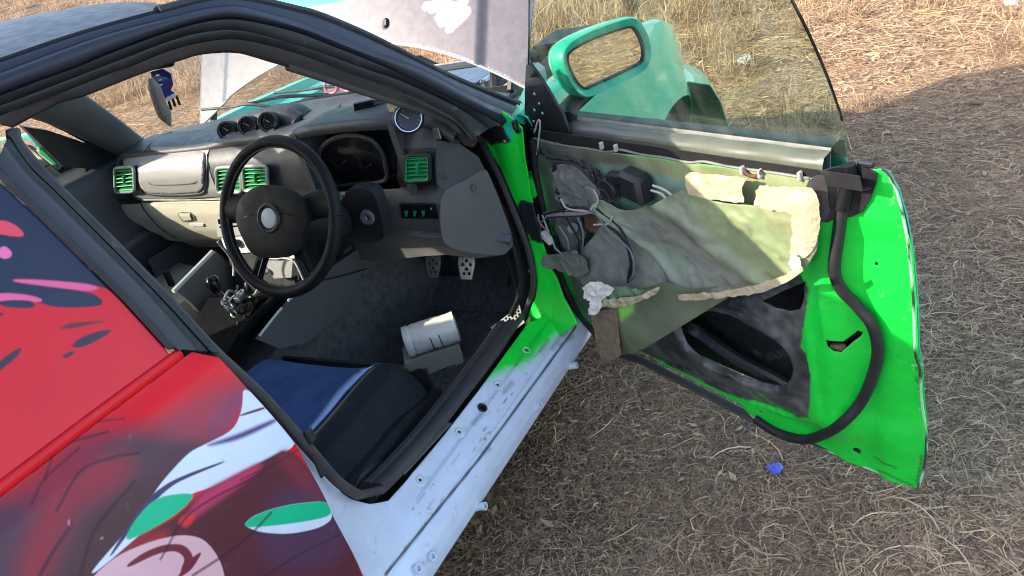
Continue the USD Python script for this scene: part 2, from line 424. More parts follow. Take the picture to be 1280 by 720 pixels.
# ---------------------------------------------- rear door, wrapped in a print
RD = thing('rear_door', parent=CAR)
P = SIDE.tr
front = P([(246, 440), (274, 447), (306, 482), (344, 524), (369, 555), (417, 647), (454, 720)])
belt = P([(-60, 674), (0, 628), (120, 535), (246, 440)])
bz = lambda x: np.interp(x, belt[:, 0], belt[:, 1])
door_poly = np.vstack([front, [(front[-1, 0] + 0.01, 0.36)], [(-0.62, 0.36), (-0.80, 0.45), (-0.88, 0.62), (-0.93, 0.98)], belt])
hair = (74, 44, 52)
layers = [
    (P([(-80, 640), (40, 612), (100, 552), (160, 532), (250, 540), (320, 545), (255, 580), (190, 640), (140, 700), (120, 760), (-80, 800)]), (66, 50, 60), 0.028, 0.95),
    (P([(45, 640), (62, 600), (110, 568), (170, 570), (150, 610), (90, 640), (60, 720), (30, 760), (20, 720)]), (150, 34, 48), 0.025, 0.85),
    (P([(120, 640), (200, 590), (250, 585), (190, 655), (115, 730), (60, 760)]), (74, 42, 44), 0.02, 0.9),
    (P([(200, 520), (300, 470), (312, 486), (302, 512), (250, 548), (200, 548)]), (112, 60, 76), 0.02, 0.6),
    (P([(262, 520), (310, 478), (303, 512), (290, 540), (255, 552)]), (92, 66, 98), 0.012, 0.5),
    (P([(304, 478), (360, 540), (372, 556), (330, 582), (262, 610), (238, 617), (190, 655), (120, 716), (112, 716), (180, 640), (197, 608), (235, 566), (255, 556), (292, 538), (303, 512)]), (206, 208, 222), 0.0011, 1),
    (P([(258, 556), (300, 541), (345, 522), (347, 527), (300, 550), (262, 558)]), (84, 62, 112), 0.004, 1),
    (P([(300, 518), (330, 508), (333, 511), (300, 521)]), (104, 50, 66), 0.0011, 1),
    (P([(190, 618), (212, 602), (240, 590), (280, 576), (281, 578), (242, 594), (214, 607), (180, 640), (140, 695), (136, 695), (170, 642)]), (66, 56, 88), 0.0011, 1),
    (P([(196, 620), (248, 615), (224, 641), (182, 666), (154, 678), (168, 650)]), (20, 172, 124), 0.0011, 1),
    (P([(140, 706), (182, 668), (226, 642), (250, 616), (300, 590), (322, 579), (368, 555), (417, 645), (454, 720), (470, 780), (130, 780)]), (82, 36, 44), 0.003, 1),
    (P([(250, 616), (300, 590), (322, 579), (330, 584), (280, 622), (225, 660)]), (186, 52, 92), 0.008, 0.9),
    (P([(226, 646), (246, 640), (240, 654), (232, 660), (222, 654)]), (216, 52, 48), 0.004, 0.9),
    (P([(130, 716), (182, 670), (214, 660), (200, 690), (150, 716)]), (164, 42, 46), 0.010, 0.9),
    (P([(340, 570), (366, 560), (412, 630), (404, 648), (376, 610)]), (120, 42, 54), 0.012, 0.8),
    (P([(335, 620), (395, 604), (415, 636), (440, 690), (380, 720), (320, 700)]), (76, 52, 76), 0.03, 0.7),
    (P([(304, 656), (316, 645), (340, 636), (372, 629), (410, 626), (417, 648), (400, 660), (360, 668), (322, 665)]), (208, 210, 222), 0.0011, 1),
    (P([(304, 656), (316, 645), (340, 636), (372, 629), (410, 626), (416, 645), (370, 654), (312, 660)]), (20, 172, 122), 0.0011, 1),
    (P([(112, 724), (146, 694), (190, 676), (226, 668), (252, 672), (268, 688), (280, 712), (284, 760), (100, 760)]), (216, 164, 168), 0.0011, 1),
    (P([(180, 690), (206, 680), (230, 680), (242, 694), (240, 712), (224, 716), (232, 698), (220, 688), (196, 692), (160, 710), (158, 706)]), (112, 40, 52), 0.0011, 1),
    (P([(236, 700), (250, 690), (252, 692), (240, 712), (225, 722), (222, 720)]), (112, 40, 52), 0.0011, 1),
    (P([(84, 652), (87, 648), (88, 655), (90, 660), (85, 657)]), (214, 96, 116), 0.0011, 1),
    (P([(124, 674), (128, 670), (130, 673), (126, 675)]), (176, 96, 96), 0.0011, 1),
    (P([(1, 508), (18, 500), (30, 508), (28, 516), (26, 509), (17, 503), (4, 512)]), (120, 30, 40), 0.0011, 1),
]
hairline = [[(60, 600), (90, 540), (130, 528), (160, 524)], [(70, 640), (100, 590), (140, 572), (175, 566)], [(90, 655), (60, 700), (40, 740)], [(105, 560), (60, 600), (40, 632)],
            [(200, 700), (240, 640), (330, 590)], [(240, 720), (300, 680), (340, 640)], [(300, 600), (350, 576), (372, 562)], [(330, 720), (380, 690), (425, 668)], [(170, 600), (120, 660), (100, 720)],
            [(20, 560), (120, 490), (200, 450)], [(10, 600), (80, 560), (140, 540)]]
def chaikin(P_, n=2):
    for _ in range(n):
        Q_ = np.roll(P_, -1, axis=0)
        P_ = np.stack([0.78 * P_ + 0.22 * Q_, 0.22 * P_ + 0.78 * Q_], 1).reshape(-1, 2)
    return P_
layers = [(chaikin(np.asarray(p)), c, f_, o_) for p, c, f_, o_ in layers]
for i, l in enumerate(hairline):
    layers.append((LineString(P(crom(l, 6))).buffer(0.0012 + 0.0006 * (i % 3), cap_style='flat'), (52, 24, 36), 0.0014, 0.7))
red_grad = lambda ab: lin((206, 18, 28)) * (1 + 0.5 * fb(ab[:, 0] + 0.6 * ab[:, 1], ab[:, 1] * 2.2, 6, 3))[:, None] + np.clip(fb(ab[:, 0] * 0.6, ab[:, 1] * 2, 7, 5), 0, 1)[:, None] * np.array([0.25, 0.02, 0.0])
V, F = psheet(SIDE, door_poly, h=0.008, thick=0.004, fine=((-0.40, 0.3, 0.2, 1.0), 0.0015), dz=lambda a, b: -0.012 * sst(b, bz(a) - 0.035, bz(a)))
ab = psheet.ab
obj(RD, 'door_skin', (V, F), 'printed_wrap', cols=paint(ab, red_grad(ab), layers))
# belt strip under the glass
pts = SIDE.p3(np.c_[np.linspace(-0.9, belt[-1, 0] - 0.016, 40), bz(np.linspace(-0.9, belt[-1, 0] - 0.016, 40)) + 0.006], -0.016)
beltstrip = tube(pts, 0.008, 8, flat=1.3)
obj(RD, 'belt_moulding', beltstrip, 'printed_wrap', cols=np.tile(lin((206, 22, 32)), (len(beltstrip[0]), 1)))
# glass with the same print on film
gl = P([(205, 436), (238, 436)])
gedge = P([(-6, 214), (0, 222), (50, 268), (100, 318), (160, 378), (210, 432), (216, 440)])
gpoly = np.vstack([gedge, [(gedge[-1, 0], bz(gedge[-1, 0]) - 0.03)], [(-0.92, 0.95), (-0.80, 1.31), (-0.2, 1.36), (gedge[0, 0] - 0.03, 1.352)]])
glay = [
    (P([(-80, 276), (0, 276), (14, 275), (28, 282), (37, 291), (36, 296), (20, 295), (0, 291), (-80, 288)]), (222, 66, 84), 0.0011, 1),
    (P([(6, 312), (9, 308), (15, 308), (22, 315), (21, 321), (14, 324), (7, 322), (5, 317)]), (226, 104, 150), 0.0011, 1),
    (P([(24, 349), (60, 350), (120, 355), (150, 364), (212, 432), (250, 450), (0, 660), (-80, 700), (-80, 372), (0, 372), (10, 366), (45, 369), (64, 376), (52, 378), (62, 380), (76, 384), (135, 384), (135, 372), (100, 362), (50, 355), (24, 352)]), (206, 26, 36), 0.0011, 1),
    (P([(24, 349), (60, 350), (118, 355), (132, 360), (122, 364), (98, 362), (50, 356), (24, 352)]), (222, 96, 140), 0.002, 0.9),
    (P([(-20, 372), (10, 366), (45, 369), (64, 376), (52, 378), (20, 376), (-20, 378)]), (222, 96, 140), 0.002, 0.9),
    (P([(2, 378), (20, 375), (48, 376), (52, 384), (40, 386), (12, 384)]), (38, 42, 58), 0.0011, 1),
    (P([(56, 376), (70, 366), (100, 363), (125, 367), (134, 376), (126, 383), (100, 385), (72, 384)]), (38, 42, 58), 0.0011, 1),
    (P([(-20, 394), (0, 390), (14, 392), (6, 397), (-20, 402)]), (50, 44, 58), 0.0011, 1),
    (P([(80, 412), (92, 405), (112, 402), (145, 402), (120, 406), (100, 411)]), (70, 40, 44), 0.002, 0.9),
    (P([(96, 434), (104, 424), (130, 414), (149, 412), (140, 420), (118, 432), (104, 436)]), (58, 44, 54), 0.0011, 1),
    (P([(-20, 480), (0, 458), (22, 440), (36, 434), (30, 446), (10, 462), (-10, 478)]), (58, 44, 54), 0.0011, 1),
    (P([(84, 446), (94, 440), (102, 439), (96, 446), (88, 449)]), (58, 44, 54), 0.0011, 1),
]
glay = [(chaikin(np.asarray(p)), c, f_, o_) for p, c, f_, o_ in glay]
V, F = psheet(SIDE, gpoly, h=0.008, thick=0.004, fine=((-0.42, 0.9, 0.05, 1.3), 0.0017), off=-0.014)
ab = psheet.ab
obj(RD, 'window_glass', (V, F), 'tinted_film', cols=paint(ab, (34, 38, 56), glay))

# ---------------------------------------------- B pillar: window seals and trim between glass and opening
Ln = 60
def lofted(lines, offs, surf=SIDE, n=Ln, ends=None):
    return [resample(surf.px(crom(l, 6), o), n) for l, o in zip(lines, offs)]
A = [(-8, 212), (0, 222), (50, 268), (100, 318), (160, 378), (212, 436)]
B = [(14, 162), (18, 180), (60, 222), (100, 262), (160, 322), (220, 384), (272, 442)]
mix = lambda t: [tuple(p) for p in (resample(A, 9) * (1 - t) + resample(B, 9) * t)]
ts = [0.0, 0.07, 0.10, 0.16, 0.22, 0.26, 0.46, 0.55, 0.60, 0.70, 0.75, 0.79, 0.84, 0.90, 1.0]
of = [-0.010, -0.004, -0.016, -0.016, -0.006, -0.008, -0.008, -0.010, -0.018, -0.016, -0.030, -0.042, -0.040, -0.030, -0.034]
BP = thing('b_pillar', parent=CAR)
obj(BP, 'pillar_trim', slab(lofted([mix(t) for t in ts[:9]], of[:9])[::-1], 0.004), 'pillar_black', smooth=50)
obj(BP, 'window_seal', slab(lofted([mix(t) for t in ts[8:]], of[8:])[::-1], 0.004), 'rubber', smooth=50)

# ---------------------------------------------- A pillar and roof rail of the driver's side
E5 = [(16, 160), (42, 146), (75, 129), (107, 120), (160, 99), (190, 88), (225, 76), (255, 68), (300, 67), (352, 81), (400, 96), (450, 113), (487, 125), (525, 137), (560, 152), (578, 166), (592, 184)]
E4 = [(-30, 154), (0, 143), (30, 133), (80, 113), (130, 93), (160, 83), (200, 66), (250, 52), (300, 48), (370, 65), (430, 88), (500, 113), (560, 141), (578, 154), (594, 172)]
E3 = [(-30, 143), (0, 131), (65, 106), (115, 87), (200, 54), (250, 40), (300, 38), (370, 57), (400, 66), (460, 87), (500, 100), (550, 122), (590, 144), (612, 160)]
E2 = [(-30, 130), (0, 118), (50, 99), (100, 81), (130, 68), (200, 42), (250, 27), (285, 22), (320, 26), (372, 38), (420, 57), (460, 73), (520, 100), (560, 120), (600, 140), (630, 156)]
E1 = [(-30, 108), (0, 97), (75, 68), (130, 48), (200, 29), (245, 18), (290, 11), (330, 20), (375, 35), (420, 52), (460, 68), (515, 84), (540, 95), (600, 130), (637, 148)]
E0 = [(-30, 86), (0, 76), (75, 50), (130, 33), (200, 14), (262, -2), (300, -2), (340, 5), (370, 12), (400, 20), (460, 45), (520, 75), (560, 95), (600, 112), (648, 131)]
NA = 90
def prm(lines, offs):
    return lofted(lines, offs, TUM, NA)
def between(a, b, t):
    return a * (1 - t) + b * t
r5, r4, r3, r2, r1, r0 = prm([E5, E4, E3, E2, E1, E0], [-0.075, -0.034, -0.024, -0.006, 0.0, -0.022])
out_n = TUM.n
AP = thing('a_pillar', parent=CAR)
g1, g2 = between(r2, r1, 0.12) - out_n * 0.006, between(r2, r1, 0.25) + out_n * 0.001
cr1, cr2, cr3 = between(r1, r0, 0.12) + out_n * 0.001, between(r1, r0, 0.35) - out_n * 0.003, between(r1, r0, 0.4) - out_n * 0.001
cr4, cr5 = between(r1, r0, 0.72) + out_n * 0.003, between(r1, r0, 0.86) + out_n * 0.001
r0b = r0 - out_n * 0.05 + np.array([0, 0.02, 0])
obj(AP, 'pillar_panel', slab([r2 - out_n * 0.012, r2, g1, g2, between(r2, r1, 0.6) + out_n * 0.004, r1, cr1, cr2, cr3, cr4, cr5, r0, r0b][::1], 0.002), 'black_roof_wrap', smooth=40)
b1 = between(r4, r3, 0.5) + out_n * 0.010
b2 = between(r3, r2, 0.4) + out_n * 0.006
obj(AP, 'door_seal', slab([r4 - out_n * 0.01, r4, between(r4, r3, 0.2) + out_n * 0.006, b1, between(r4, r3, 0.8) + out_n * 0.006, r3 - out_n * 0.006, between(r3, r2, 0.15) + out_n * 0.002, b2, between(r3, r2, 0.8) + out_n * 0.002, r2 - out_n * 0.012], 0.002), 'rubber', smooth=60)
obj(AP, 'inner_trim', slab([r5 - out_n * 0.03 + np.array([0, 0, 0.02]), r5, between(r5, r4, 0.15) + out_n * 0.006, between(r5, r4, 0.5) + out_n * 0.010, between(r5, r4, 0.85) + out_n * 0.004, r4 - out_n * 0.012], 0.002), 'seal_brown', smooth=60)
# the same pillar on the far side, seen from inside
far = [(r * [1, -1, 1]) for r in (r5, r4, r3, r2, r1, r0)]

# ---------------------------------------------- roof
e0 = r0[r0[:, 0] < 0.42]
xr = np.linspace(-1.95, 0.62, 60)
ye = np.interp(xr, e0[:, 0], e0[:, 1]); ze = np.interp(xr, e0[:, 0], e0[:, 2])
ye = np.where(xr < e0[0, 0], e0[0, 1] + (e0[0, 0] - xr) * 0.02, ye); ze = np.where(xr < e0[0, 0], e0[0, 2] - 0.010 * (e0[0, 0] - xr) - 0.02 * (e0[0, 0] - xr) ** 2, ze)
rows = []
for x, y, z in zip(xr, ye, ze):
    t = np.linspace(-1, 1, 41)
    xx_ = x + (0.10 * (1 - t ** 2) if x > 0.3 else 0.10 * (1 - t ** 2) * sst(x, -1.9, 0.3))
    crown = 0.042 * (1 - np.abs(t) ** 2.2) - 0.05 * sst(x, 0.25, 0.75) * (1 - t ** 2) * 0.5
    rows.append(np.stack([np.full(41, 0) + xx_, t * -y * -1, z + crown], 1))
rows = [r[::-1] for r in rows]
sel = xr <= e0[-1, 0] + 0.02
RF = thing('roof', parent=CAR)
obj(RF, 'roof_panel', slab([r for r, k in zip(rows, sel) if k], 0.004), 'black_roof_wrap', smooth=50)
# ---------------------------------------------- sill and B pillar foot (white, sprayed green towards the front)
q2 = math.sqrt(0.5)
_sz = [(-0.79, 0.17), (-0.828, 0.195), (-0.834, 0.215), (-0.838, 0.245), (-0.834, 0.272), (-0.826, 0.290), (-0.818, 0.300), (-0.812, 0.309), (-0.800, 0.322), (-0.785, 0.335), (-0.765, 0.352), (-0.750, 0.372), (-0.735, 0.384), (-0.715, 0.392), (-0.700, 0.396), (-0.68, 0.397), (-0.64, 0.385)]
SB = np.array([(y + z) * q2 for y, z in _sz]); SH = np.array([(-y + z) * q2 for y, z in _sz])
_pz = [(-0.79, 0.17), (-0.828, 0.195), (-0.838, 0.245), (-0.834, 0.272), (-0.818, 0.300), (-0.812, 0.312), (-0.806, 0.34), (-0.796, 0.38), (-0.784, 0.43), (-0.777, 0.50), (-0.775, 0.60), (-0.772, 0.72), (-0.766, 0.84), (-0.752, 0.93), (-0.735, 0.98)]
PB = np.array([(y + z) * q2 for y, z in _pz]); PH = np.array([(-y + z) * q2 for y, z in _pz])
def sill_h(a, b):
    w = 1 - sst(a, 0.08, 0.34)
    w2 = sst(a, 0.96, 1.12)
    hs = np.interp(b, SB, SH); hp = np.interp(b, PB, PH)
    return hs * (1 - w) + hp * w + 0 * w2
SILL = Surf((0, 0, 0), (1, 0, 0), (0, q2, q2), h=sill_h, n=(0, -q2, q2))
S = SILL.tr
up_out = S([(263, 442), (306, 482), (344, 524), (369, 555), (417, 647), (454, 720)])
up_out[:, 0] -= 0.012
inn = S([(660, 404), (640, 431), (600, 486), (555, 544), (520, 586), (505, 604), (485, 626), (462, 630), (440, 624), (418, 606), (385, 565), (330, 498)])
low = [(-0.10, up_out[-1, 1] - 0.03), (-0.4, SB[6]), (-0.4, SB[0]), (1.20, SB[0])]
far_e = [(1.20, S([(722, 406)])[0, 1] + 0.015), (1.10, S([(690, 395)])[0, 1])]
spoly = np.vstack([up_out, low, far_e, inn])
seam_b = SB[7]
def sdz(a, b):
    z = -0.004 * np.exp(-((b - seam_b) / 0.0035) ** 2)                       # pinch-weld seam
    z = z + 0.0018 * np.exp(-((b - (seam_b + 0.042)) / 0.006) ** 2)           # step line along the sill top
    z = z + 0.0007 * fb(a, b, 18, 4)
    for hx, hb in HOLES:
        r = np.hypot(a - hx, b - hb)
        z = z - 0.0022 * np.exp(-((r - 0.0165) / 0.003) ** 2) + 0.001 * np.exp(-(r / 0.012) ** 2)
    return z
HOLES = S([(658, 438), (622, 481), (603, 510), (574, 540), (525, 600)])
holes = [Point(x, b).buffer(r, quad_segs=5) for (x, b), r in zip(HOLES, (0.004, 0.004, 0.0105, 0.004, 0.004))]
sp = Polygon(spoly).buffer(0)
for hh in holes:
    sp = sp.difference(hh)
V, F = psheet(SILL, sp, h=0.0042, thick=0.003, dz=sdz)
ab = psheet.ab
green = S([(800, 330), (740, 386), (722, 398), (706, 410), (690, 424), (676, 437), (664, 450), (648, 459), (634, 462), (620, 470), (606, 476), (614, 455), (655, 395), (690, 330)])
scr = [(LineString(S([(482, 718), (600, 572), (720, 408)])).buffer(0.0030), (34, 36, 42), 0.002, 1),
       ]
rg = random.Random(4)
for k in range(38):
    t = rg.random(); a0 = 0.1 + 1.0 * t; bb = seam_b + rg.choice([0.0, 0.0, 0.012, 0.035]) + rg.gauss(0, 0.006)
    l_ = rg.choice([0.003, 0.006, 0.012, 0.03]) * (1 + t)
    scr.append((LineString([(a0, bb), (a0 + l_, bb + rg.gauss(0, 0.001))]).buffer(rg.choice([0.0008, 0.0014])), (40, 42, 46), 0.0012, rg.uniform(0.4, 0.95)))
for a0, a1 in [((604, 516), (592, 530)), ((640, 478), (630, 490)), ((612, 560), (604, 566)), ((708, 414), (690, 436)), ((716, 420), (700, 432)), ((685, 425), (676, 440))]:
    scr.append((LineString(S([a0, a1])).buffer(0.005), (60, 64, 72), 0.008, 0.5))
base = lin((206, 210, 224)) * (1 + 0.10 * fb(ab[:, 0], ab[:, 1], 9, 8))[:, None]
cols = paint(ab, base, [(green, (16, 212, 58), 0.02, 1)] + scr)
SLP = thing('sill', parent=CAR)
obj(SLP, 'sill_panel', (V, F), 'sprayed_paint', cols=cols)
for (x, b), r in zip(HOLES, (0.009, 0.009, 0.0125, 0.009, 0.009)):
    c = SILL.p3([(x, b)], -0.003)[0]
    n0 = nrm(np.cross(SILL.p3([(x + .01, b)])[0] - SILL.p3([(x, b)])[0], SILL.p3([(x, b + .01)])[0] - SILL.p3([(x, b)])[0])); n0 = n0 * np.sign(np.dot(n0, SILL.n))
    if r > 0.01:
        obj(SLP, 'rubber_grommet', lathe([(0.0075, -0.01), (0.0075, 0.003), (0.010, 0.0045), (0.013, 0.003), (0.013, 0.0)], c + n0 * 0.002, n0, 20), 'rubber', label='black rubber grommet in the sill')
    else:
        obj(SLP, 'clip_ring', lathe([(0.0075, 0.0), (0.0085, 0.0032), (0.0105, 0.0034), (0.0115, 0.0012)], c + n0 * 0.002, n0, 20), 'white_plastic')
        obj(SLP, 'clip_cross', cat(cbox(c + n0 * 0.002, (0.011, 0.0026, 0.003), 0.0008, np.array(frame(n0))), cbox(c + n0 * 0.002, (0.0026, 0.011, 0.0034), 0.0008, np.array(frame(n0)))), 'rubber')
# bolts standing out of the lower edge of the sill
for u, v in [(717, 483), (595, 653), (537, 697), (672, 508), (519, 712)]:
    on_edge = u in (717, 595)
    if on_edge:
        c = SILL.p3([(S([(u - 8, v - 4)])[0, 0], SB[2])])[0]; n0 = nrm((0.15, -1, 0.15)); L = 0.020
    else:
        ab_ = S([(u, v)]); c = SILL.p3(ab_)[0]; n0 = nrm((0.1, -0.9, 0.5)); L = 0.012
    obj(SLP, 'sleeve', lathe([(0.0, L * 0.3), (0.006, L * 0.35), (0.0068, L), (0.0098, L), (0.0102, L * 0.9), (0.0095, 0.0), (0.011, -0.004)], c, n0, 18), 'white_paint')
# underside and floor edge behind the sill
obj(SLP, 'sill_inner', slab([[(x, -0.79, 0.175), (x, -0.70, 0.17), (x, -0.62, 0.19), (x, -0.60, 0.30)] for x in (-0.4, 0.4, 1.2)], 0.003), 'plastic_black')

# ---------------------------------------------- front pillar foot (hinge post), neon green with bare dark patches
POST = Surf((1.12, -0.70, 0), (-0.40, -0.894, 0), (0, 0, 1), n=(-0.894, 0.40, 0),
            h=lambda a, b: 0.05 * (1 - sst(b, 0.30, 0.50)) ** 2 + 0.012 * np.sin(np.clip(a / 0.11, 0, 1) * np.pi))
Q = POST.tr
pin = Q([(652, 420), (657, 405), (668, 375), (671, 352), (668, 325), (660, 295), (648, 262), (632, 225), (612, 190), (600, 160), (588, 140)])
pout = Q([(628, 140), (652, 160), (656, 200), (664, 245), (674, 290), (688, 335), (704, 372), (722, 404)])
pp = np.vstack([pin, pout, Q([(700, 420), (668, 432)])])
V, F = psheet(POST, pp, h=0.006, thick=0.004)
ab = psheet.ab
dark = [(Q([(585, 150), (592, 172), (598, 168), (608, 176), (614, 183), (622, 179), (640, 177), (632, 162), (622, 150), (600, 130)]), (26, 28, 32), 0.0012, 1),
        (Q([(646, 268), (648, 255), (652, 249), (660, 252), (668, 254), (680, 262), (690, 300), (682, 306), (672, 303), (664, 300), (660, 292), (652, 288)]), (24, 26, 30), 0.0012, 1),
        (Q([(628, 150), (637, 150), (642, 165), (640, 178), (632, 166)]), (22, 176, 142), 0.004, 1)]
obj(AP, 'hinge_post', (V, F), 'sprayed_paint', cols=paint(ab, (16, 208, 56), dark))
for u, v in [(661, 339), (664, 367), (631, 177)]:
    c = POST.px([(u, v)], 0.002)[0]
    obj(AP, 'bolt', lathe([(0, 0.004), (0.004, 0.004), (0.006, 0.002), (0.006, 0)], c, POST.n, 10), 'steel')
# cowl corner, teal, between windscreen and mirror
cw = Surf((1.16, -0.775, 0.9), (1, 0, 0), (0, 0.35, 1), n=(0, -1, 0.35))
obj(AP, 'cowl_corner', psheet(cw, cw.tr([(634, 146), (645, 132), (658, 108), (662, 150), (660, 156), (648, 153)]), 0.01, 0.004), 'teal_paint')
obj(AP, 'hinge_check', cat(lathe([(0.004, 0), (0.004, 0.006), (0.009, 0.006), (0.009, 0.0)], POST.px([(648, 162)], 0.004)[0], POST.n, 14), cbox(POST.px([(644, 156)], 0.008)[0], (0.018, 0.012, 0.025), 0.003)), 'plastic_black')

# ---------------------------------------------- seal that runs round the door opening
OPEN = [(16, 163), (22, 182), (58, 224), (100, 266), (160, 326), (220, 388), (268, 440), (330, 498), (385, 560), (420, 600), (445, 617)]
path = np.vstack([SIDE.px(OPEN[:7], -0.045), SIDE.px(OPEN[7:], -0.055)])
path = crom(path, 6)
OS = thing('opening_seal', parent=CAR)
ph = SILL.px([(452, 618), (478, 612), (500, 590), (540, 545), (580, 494), (620, 442), (645, 405)], 0.014)
obj(OS, 'seal_rear', tube(crom(np.vstack([path[::6], ph[:2]]), 6), 0.011, 10, flat=0.8), 'seal_brown')
sp2 = crom(np.vstack([ph[1:]]), 8)
obj(OS, 'sill_trim', cat(tube(sp2 + [0, 0.012, 0], 0.020, 12, flat=0.75), tube(sp2 + [0, 0.045, -0.015], 0.022, 10, flat=1.2)), 'seal_brown')
obj(OS, 'sill_clip', plate(SILL.px([(500, 592)], 0.012)[0], nrm(SILL.px([(538, 552)], 0.012)[0] - SILL.px([(500, 592)], 0.012)[0]), (0, 1, 0.15), Polygon([(0, -0.012), (0.19, -0.010), (0.19, 0.004), (0, 0.006)]), 0.004), 'trim_grey')
pf = POST.px([(655, 392), (664, 370), (667, 348), (662, 318), (652, 288), (640, 258), (625, 222), (608, 190), (598, 172)], 0.006)
pa = np.vstack([ph[-1:], pf, resample(r5, 24)[::-1][1:12]])
obj(OS, 'seal_front', tube(crom(pa, 5), 0.009, 10), 'seal_brown')
obj(OS, 'kick_trim', tube(crom(pf[:7] + [0.0, 0.04, 0], 5), 0.016, 10, flat=0.6), 'plastic_black')

# ---------------------------------------------- bonnet, raised
HC = np.array([1.37, 0, 0.925])
HA = math.radians(56)
hex_, hey = np.array([0, -1.0, 0]), np.array([math.cos(HA), 0, math.sin(HA)])
HOOD = Surf(HC, hex_, hey, n=(-math.sin(HA), 0, math.cos(HA)),
            h=lambda a, b: 0.035 * (1 - (np.clip(np.abs(a), 0, 0.72) / 0.72) ** 2) + 0.012 * (1 - sst(np.abs(a), 0.535, 0.565)) - 0.012 * sst(b, 0.85, 1.05))
Hh = HOOD.tr
arc = [(x, 0.205 * (1 - (abs(x) / 0.70) ** 2.0) + 0.0) for x in np.linspace(-0.70, 0.70, 30)]
hp = arc + [(0.715, 0.3), (0.70, 0.7), (0.66, 1.02), (0.4, 1.10), (0, 1.12), (-0.4, 1.10), (-0.66, 1.02), (-0.70, 0.7), (-0.715, 0.3)]
hpoly = Polygon(hp)
noz = Hh([(483, 29)])[0]
nozm = noz * [-1, 1]
for n_ in (noz, nozm):
    hpoly = hpoly.difference(shapely.affinity.scale(Point(*n_).buffer(0.011), 1, 1.6))
HD = thing('hood', parent=CAR)
V, F = psheet(HOOD, hpoly, h=0.008, thick=0.0025)
ab = psheet.ab
sq = crom(Hh([(532, 8), (552, 4), (540, 12), (562, 6), (548, 22), (580, 2), (552, 28), (584, 14), (562, 36)]), 4)
hl = [(Hh([(250, -60), (310, -2), (345, 16), (372, 12), (442, -1), (470, -40), (300, -120)]), (22, 176, 142), 0.001, 1),
      (LineString(Hh([(371, 13), (445, -1.5)])).buffer(0.002), (70, 90, 90), 0.001, 1),
      (LineString(sq).buffer(0.011), (236, 234, 232), 0.003, 1)]
obj(HD, 'hood_panel', (V, F), 'silver_paint', cols=paint(ab, (88, 83, 87), hl))
obj(HD, 'washer_nozzle', cat(*[cbox(HOOD.p3([n_], 0.002)[0], (0.016, 0.024, 0.012), 0.004, np.array(frame(HOOD.n))) for n_ in (noz, nozm)]), 'plastic_black')
edge = HOOD.p3(arc, -0.0012)
obj(HD, 'rear_edge', tube(edge, 0.0045, 8), 'dash_silver')
inner = psheet(HOOD, Polygon(hp).buffer(-0.06), h=0.04, thick=0.012, off=-0.03)
obj(HD, 'inner_frame', inner, 'dusty_metal')
for s in (-1, 1):
    obj(HD, 'hinge', cat(cbox((1.36, s * 0.64, 0.90), (0.10, 0.02, 0.03), 0.004), cbox(HOOD.p3([(-s * 0.64, 0.08)], -0.02)[0], (0.02, 0.02, 0.16), 0.004, [nrm(HOOD.n), (0, 1, 0), hey])), 'plastic_black')

# ---------------------------------------------- windscreen
sd = resample(r0[r0[:, 0] > 0.36], 26)[::-1]          # bottom to top
rows = []
for k, p in enumerate(sd):
    t = k / (len(sd) - 1)
    cx = 1.44 * (1 - t) + 0.53 * t; cz = 0.955 * (1 - t) + 1.445 * t + 0.012 * math.sin(t * math.pi)
    y = np.linspace(-1, 1, 31)
    rows.append(np.stack([p[0] + (cx - p[0]) * (1 - y ** 2), p[1] * -y * -1, p[2] + (cz - p[2]) * (1 - y ** 2)], 1))
WS = thing('windscreen', parent=CAR)
obj(WS, 'glass', grid(rows), 'clear_glass', smooth=True)
obj(WS, 'moulding', cat(tube(np.array([r[0] for r in rows]) + [0, 0, 0.002], 0.008, 8), tube(np.array([r[-1] for r in rows]) + [0, 0, 0.002], 0.008, 8), tube(np.array(rows[-1]), 0.010, 8), tube(np.array(rows[0]), 0.012, 8)), 'rubber')
wsb = np.array(rows[0])
# header and headliner
hdr = [np.array(rows[-1]) + [-0.0, 0, -0.006], np.array(rows[-1]) + [-0.06, 0, -0.022], np.array(rows[-1]) + [-0.14, 0, -0.03]]
obj(RF, 'header_trim', slab(hdr, 0.006), 'seal_brown')
top_in = []
for x in np.linspace(-1.9, 0.42, 12):
    y = np.linspace(-0.53, 0.53, 13)
    top_in.append(np.stack([np.full(13, x), y, 1.375 + 0.035 * (1 - (y / 0.53) ** 2) + 0 * y - 0.05 * max(0, (-0.6 - x)) * 0.6], 1))
obj(RF, 'headliner', slab(top_in, 0.006), 'trim_grey')
# wipers and cowl panel
cow = [wsb + [0.0, 0, -0.01], wsb + [0.05, 0, -0.03], wsb + [0.13, 0, -0.035], wsb + [0.15, 0, -0.10]]
obj(CAR, 'cowl_panel', slab(cow, 0.004), 'plastic_black')
for y0, y1 in ((-0.30, 0.12), (0.10, 0.42)):
    i = lambda y: np.array([np.interp(y, wsb[:, 1][::(1 if wsb[0, 1] < wsb[-1, 1] else -1)], wsb[:, k][::(1 if wsb[0, 1] < wsb[-1, 1] else -1)]) for k in range(3)])
    W = thing('wiper', parent=CAR)
    a, b = i(y0) + [0.04, 0, 0.0], i(y1) + [-0.06, 0, 0.055]
    obj(W, 'arm', tube(np.array([a, (a + b) / 2 + [0, 0, 0.015], b]), [0.007, 0.006, 0.004], 8), 'plastic_black')
    obj(W, 'blade', tube(crom([b + [0.02, -0.24, -0.045], b + [0, -0.1, 0], b, b + [0, 0.15, 0.005]], 5), 0.005, 6), 'rubber')

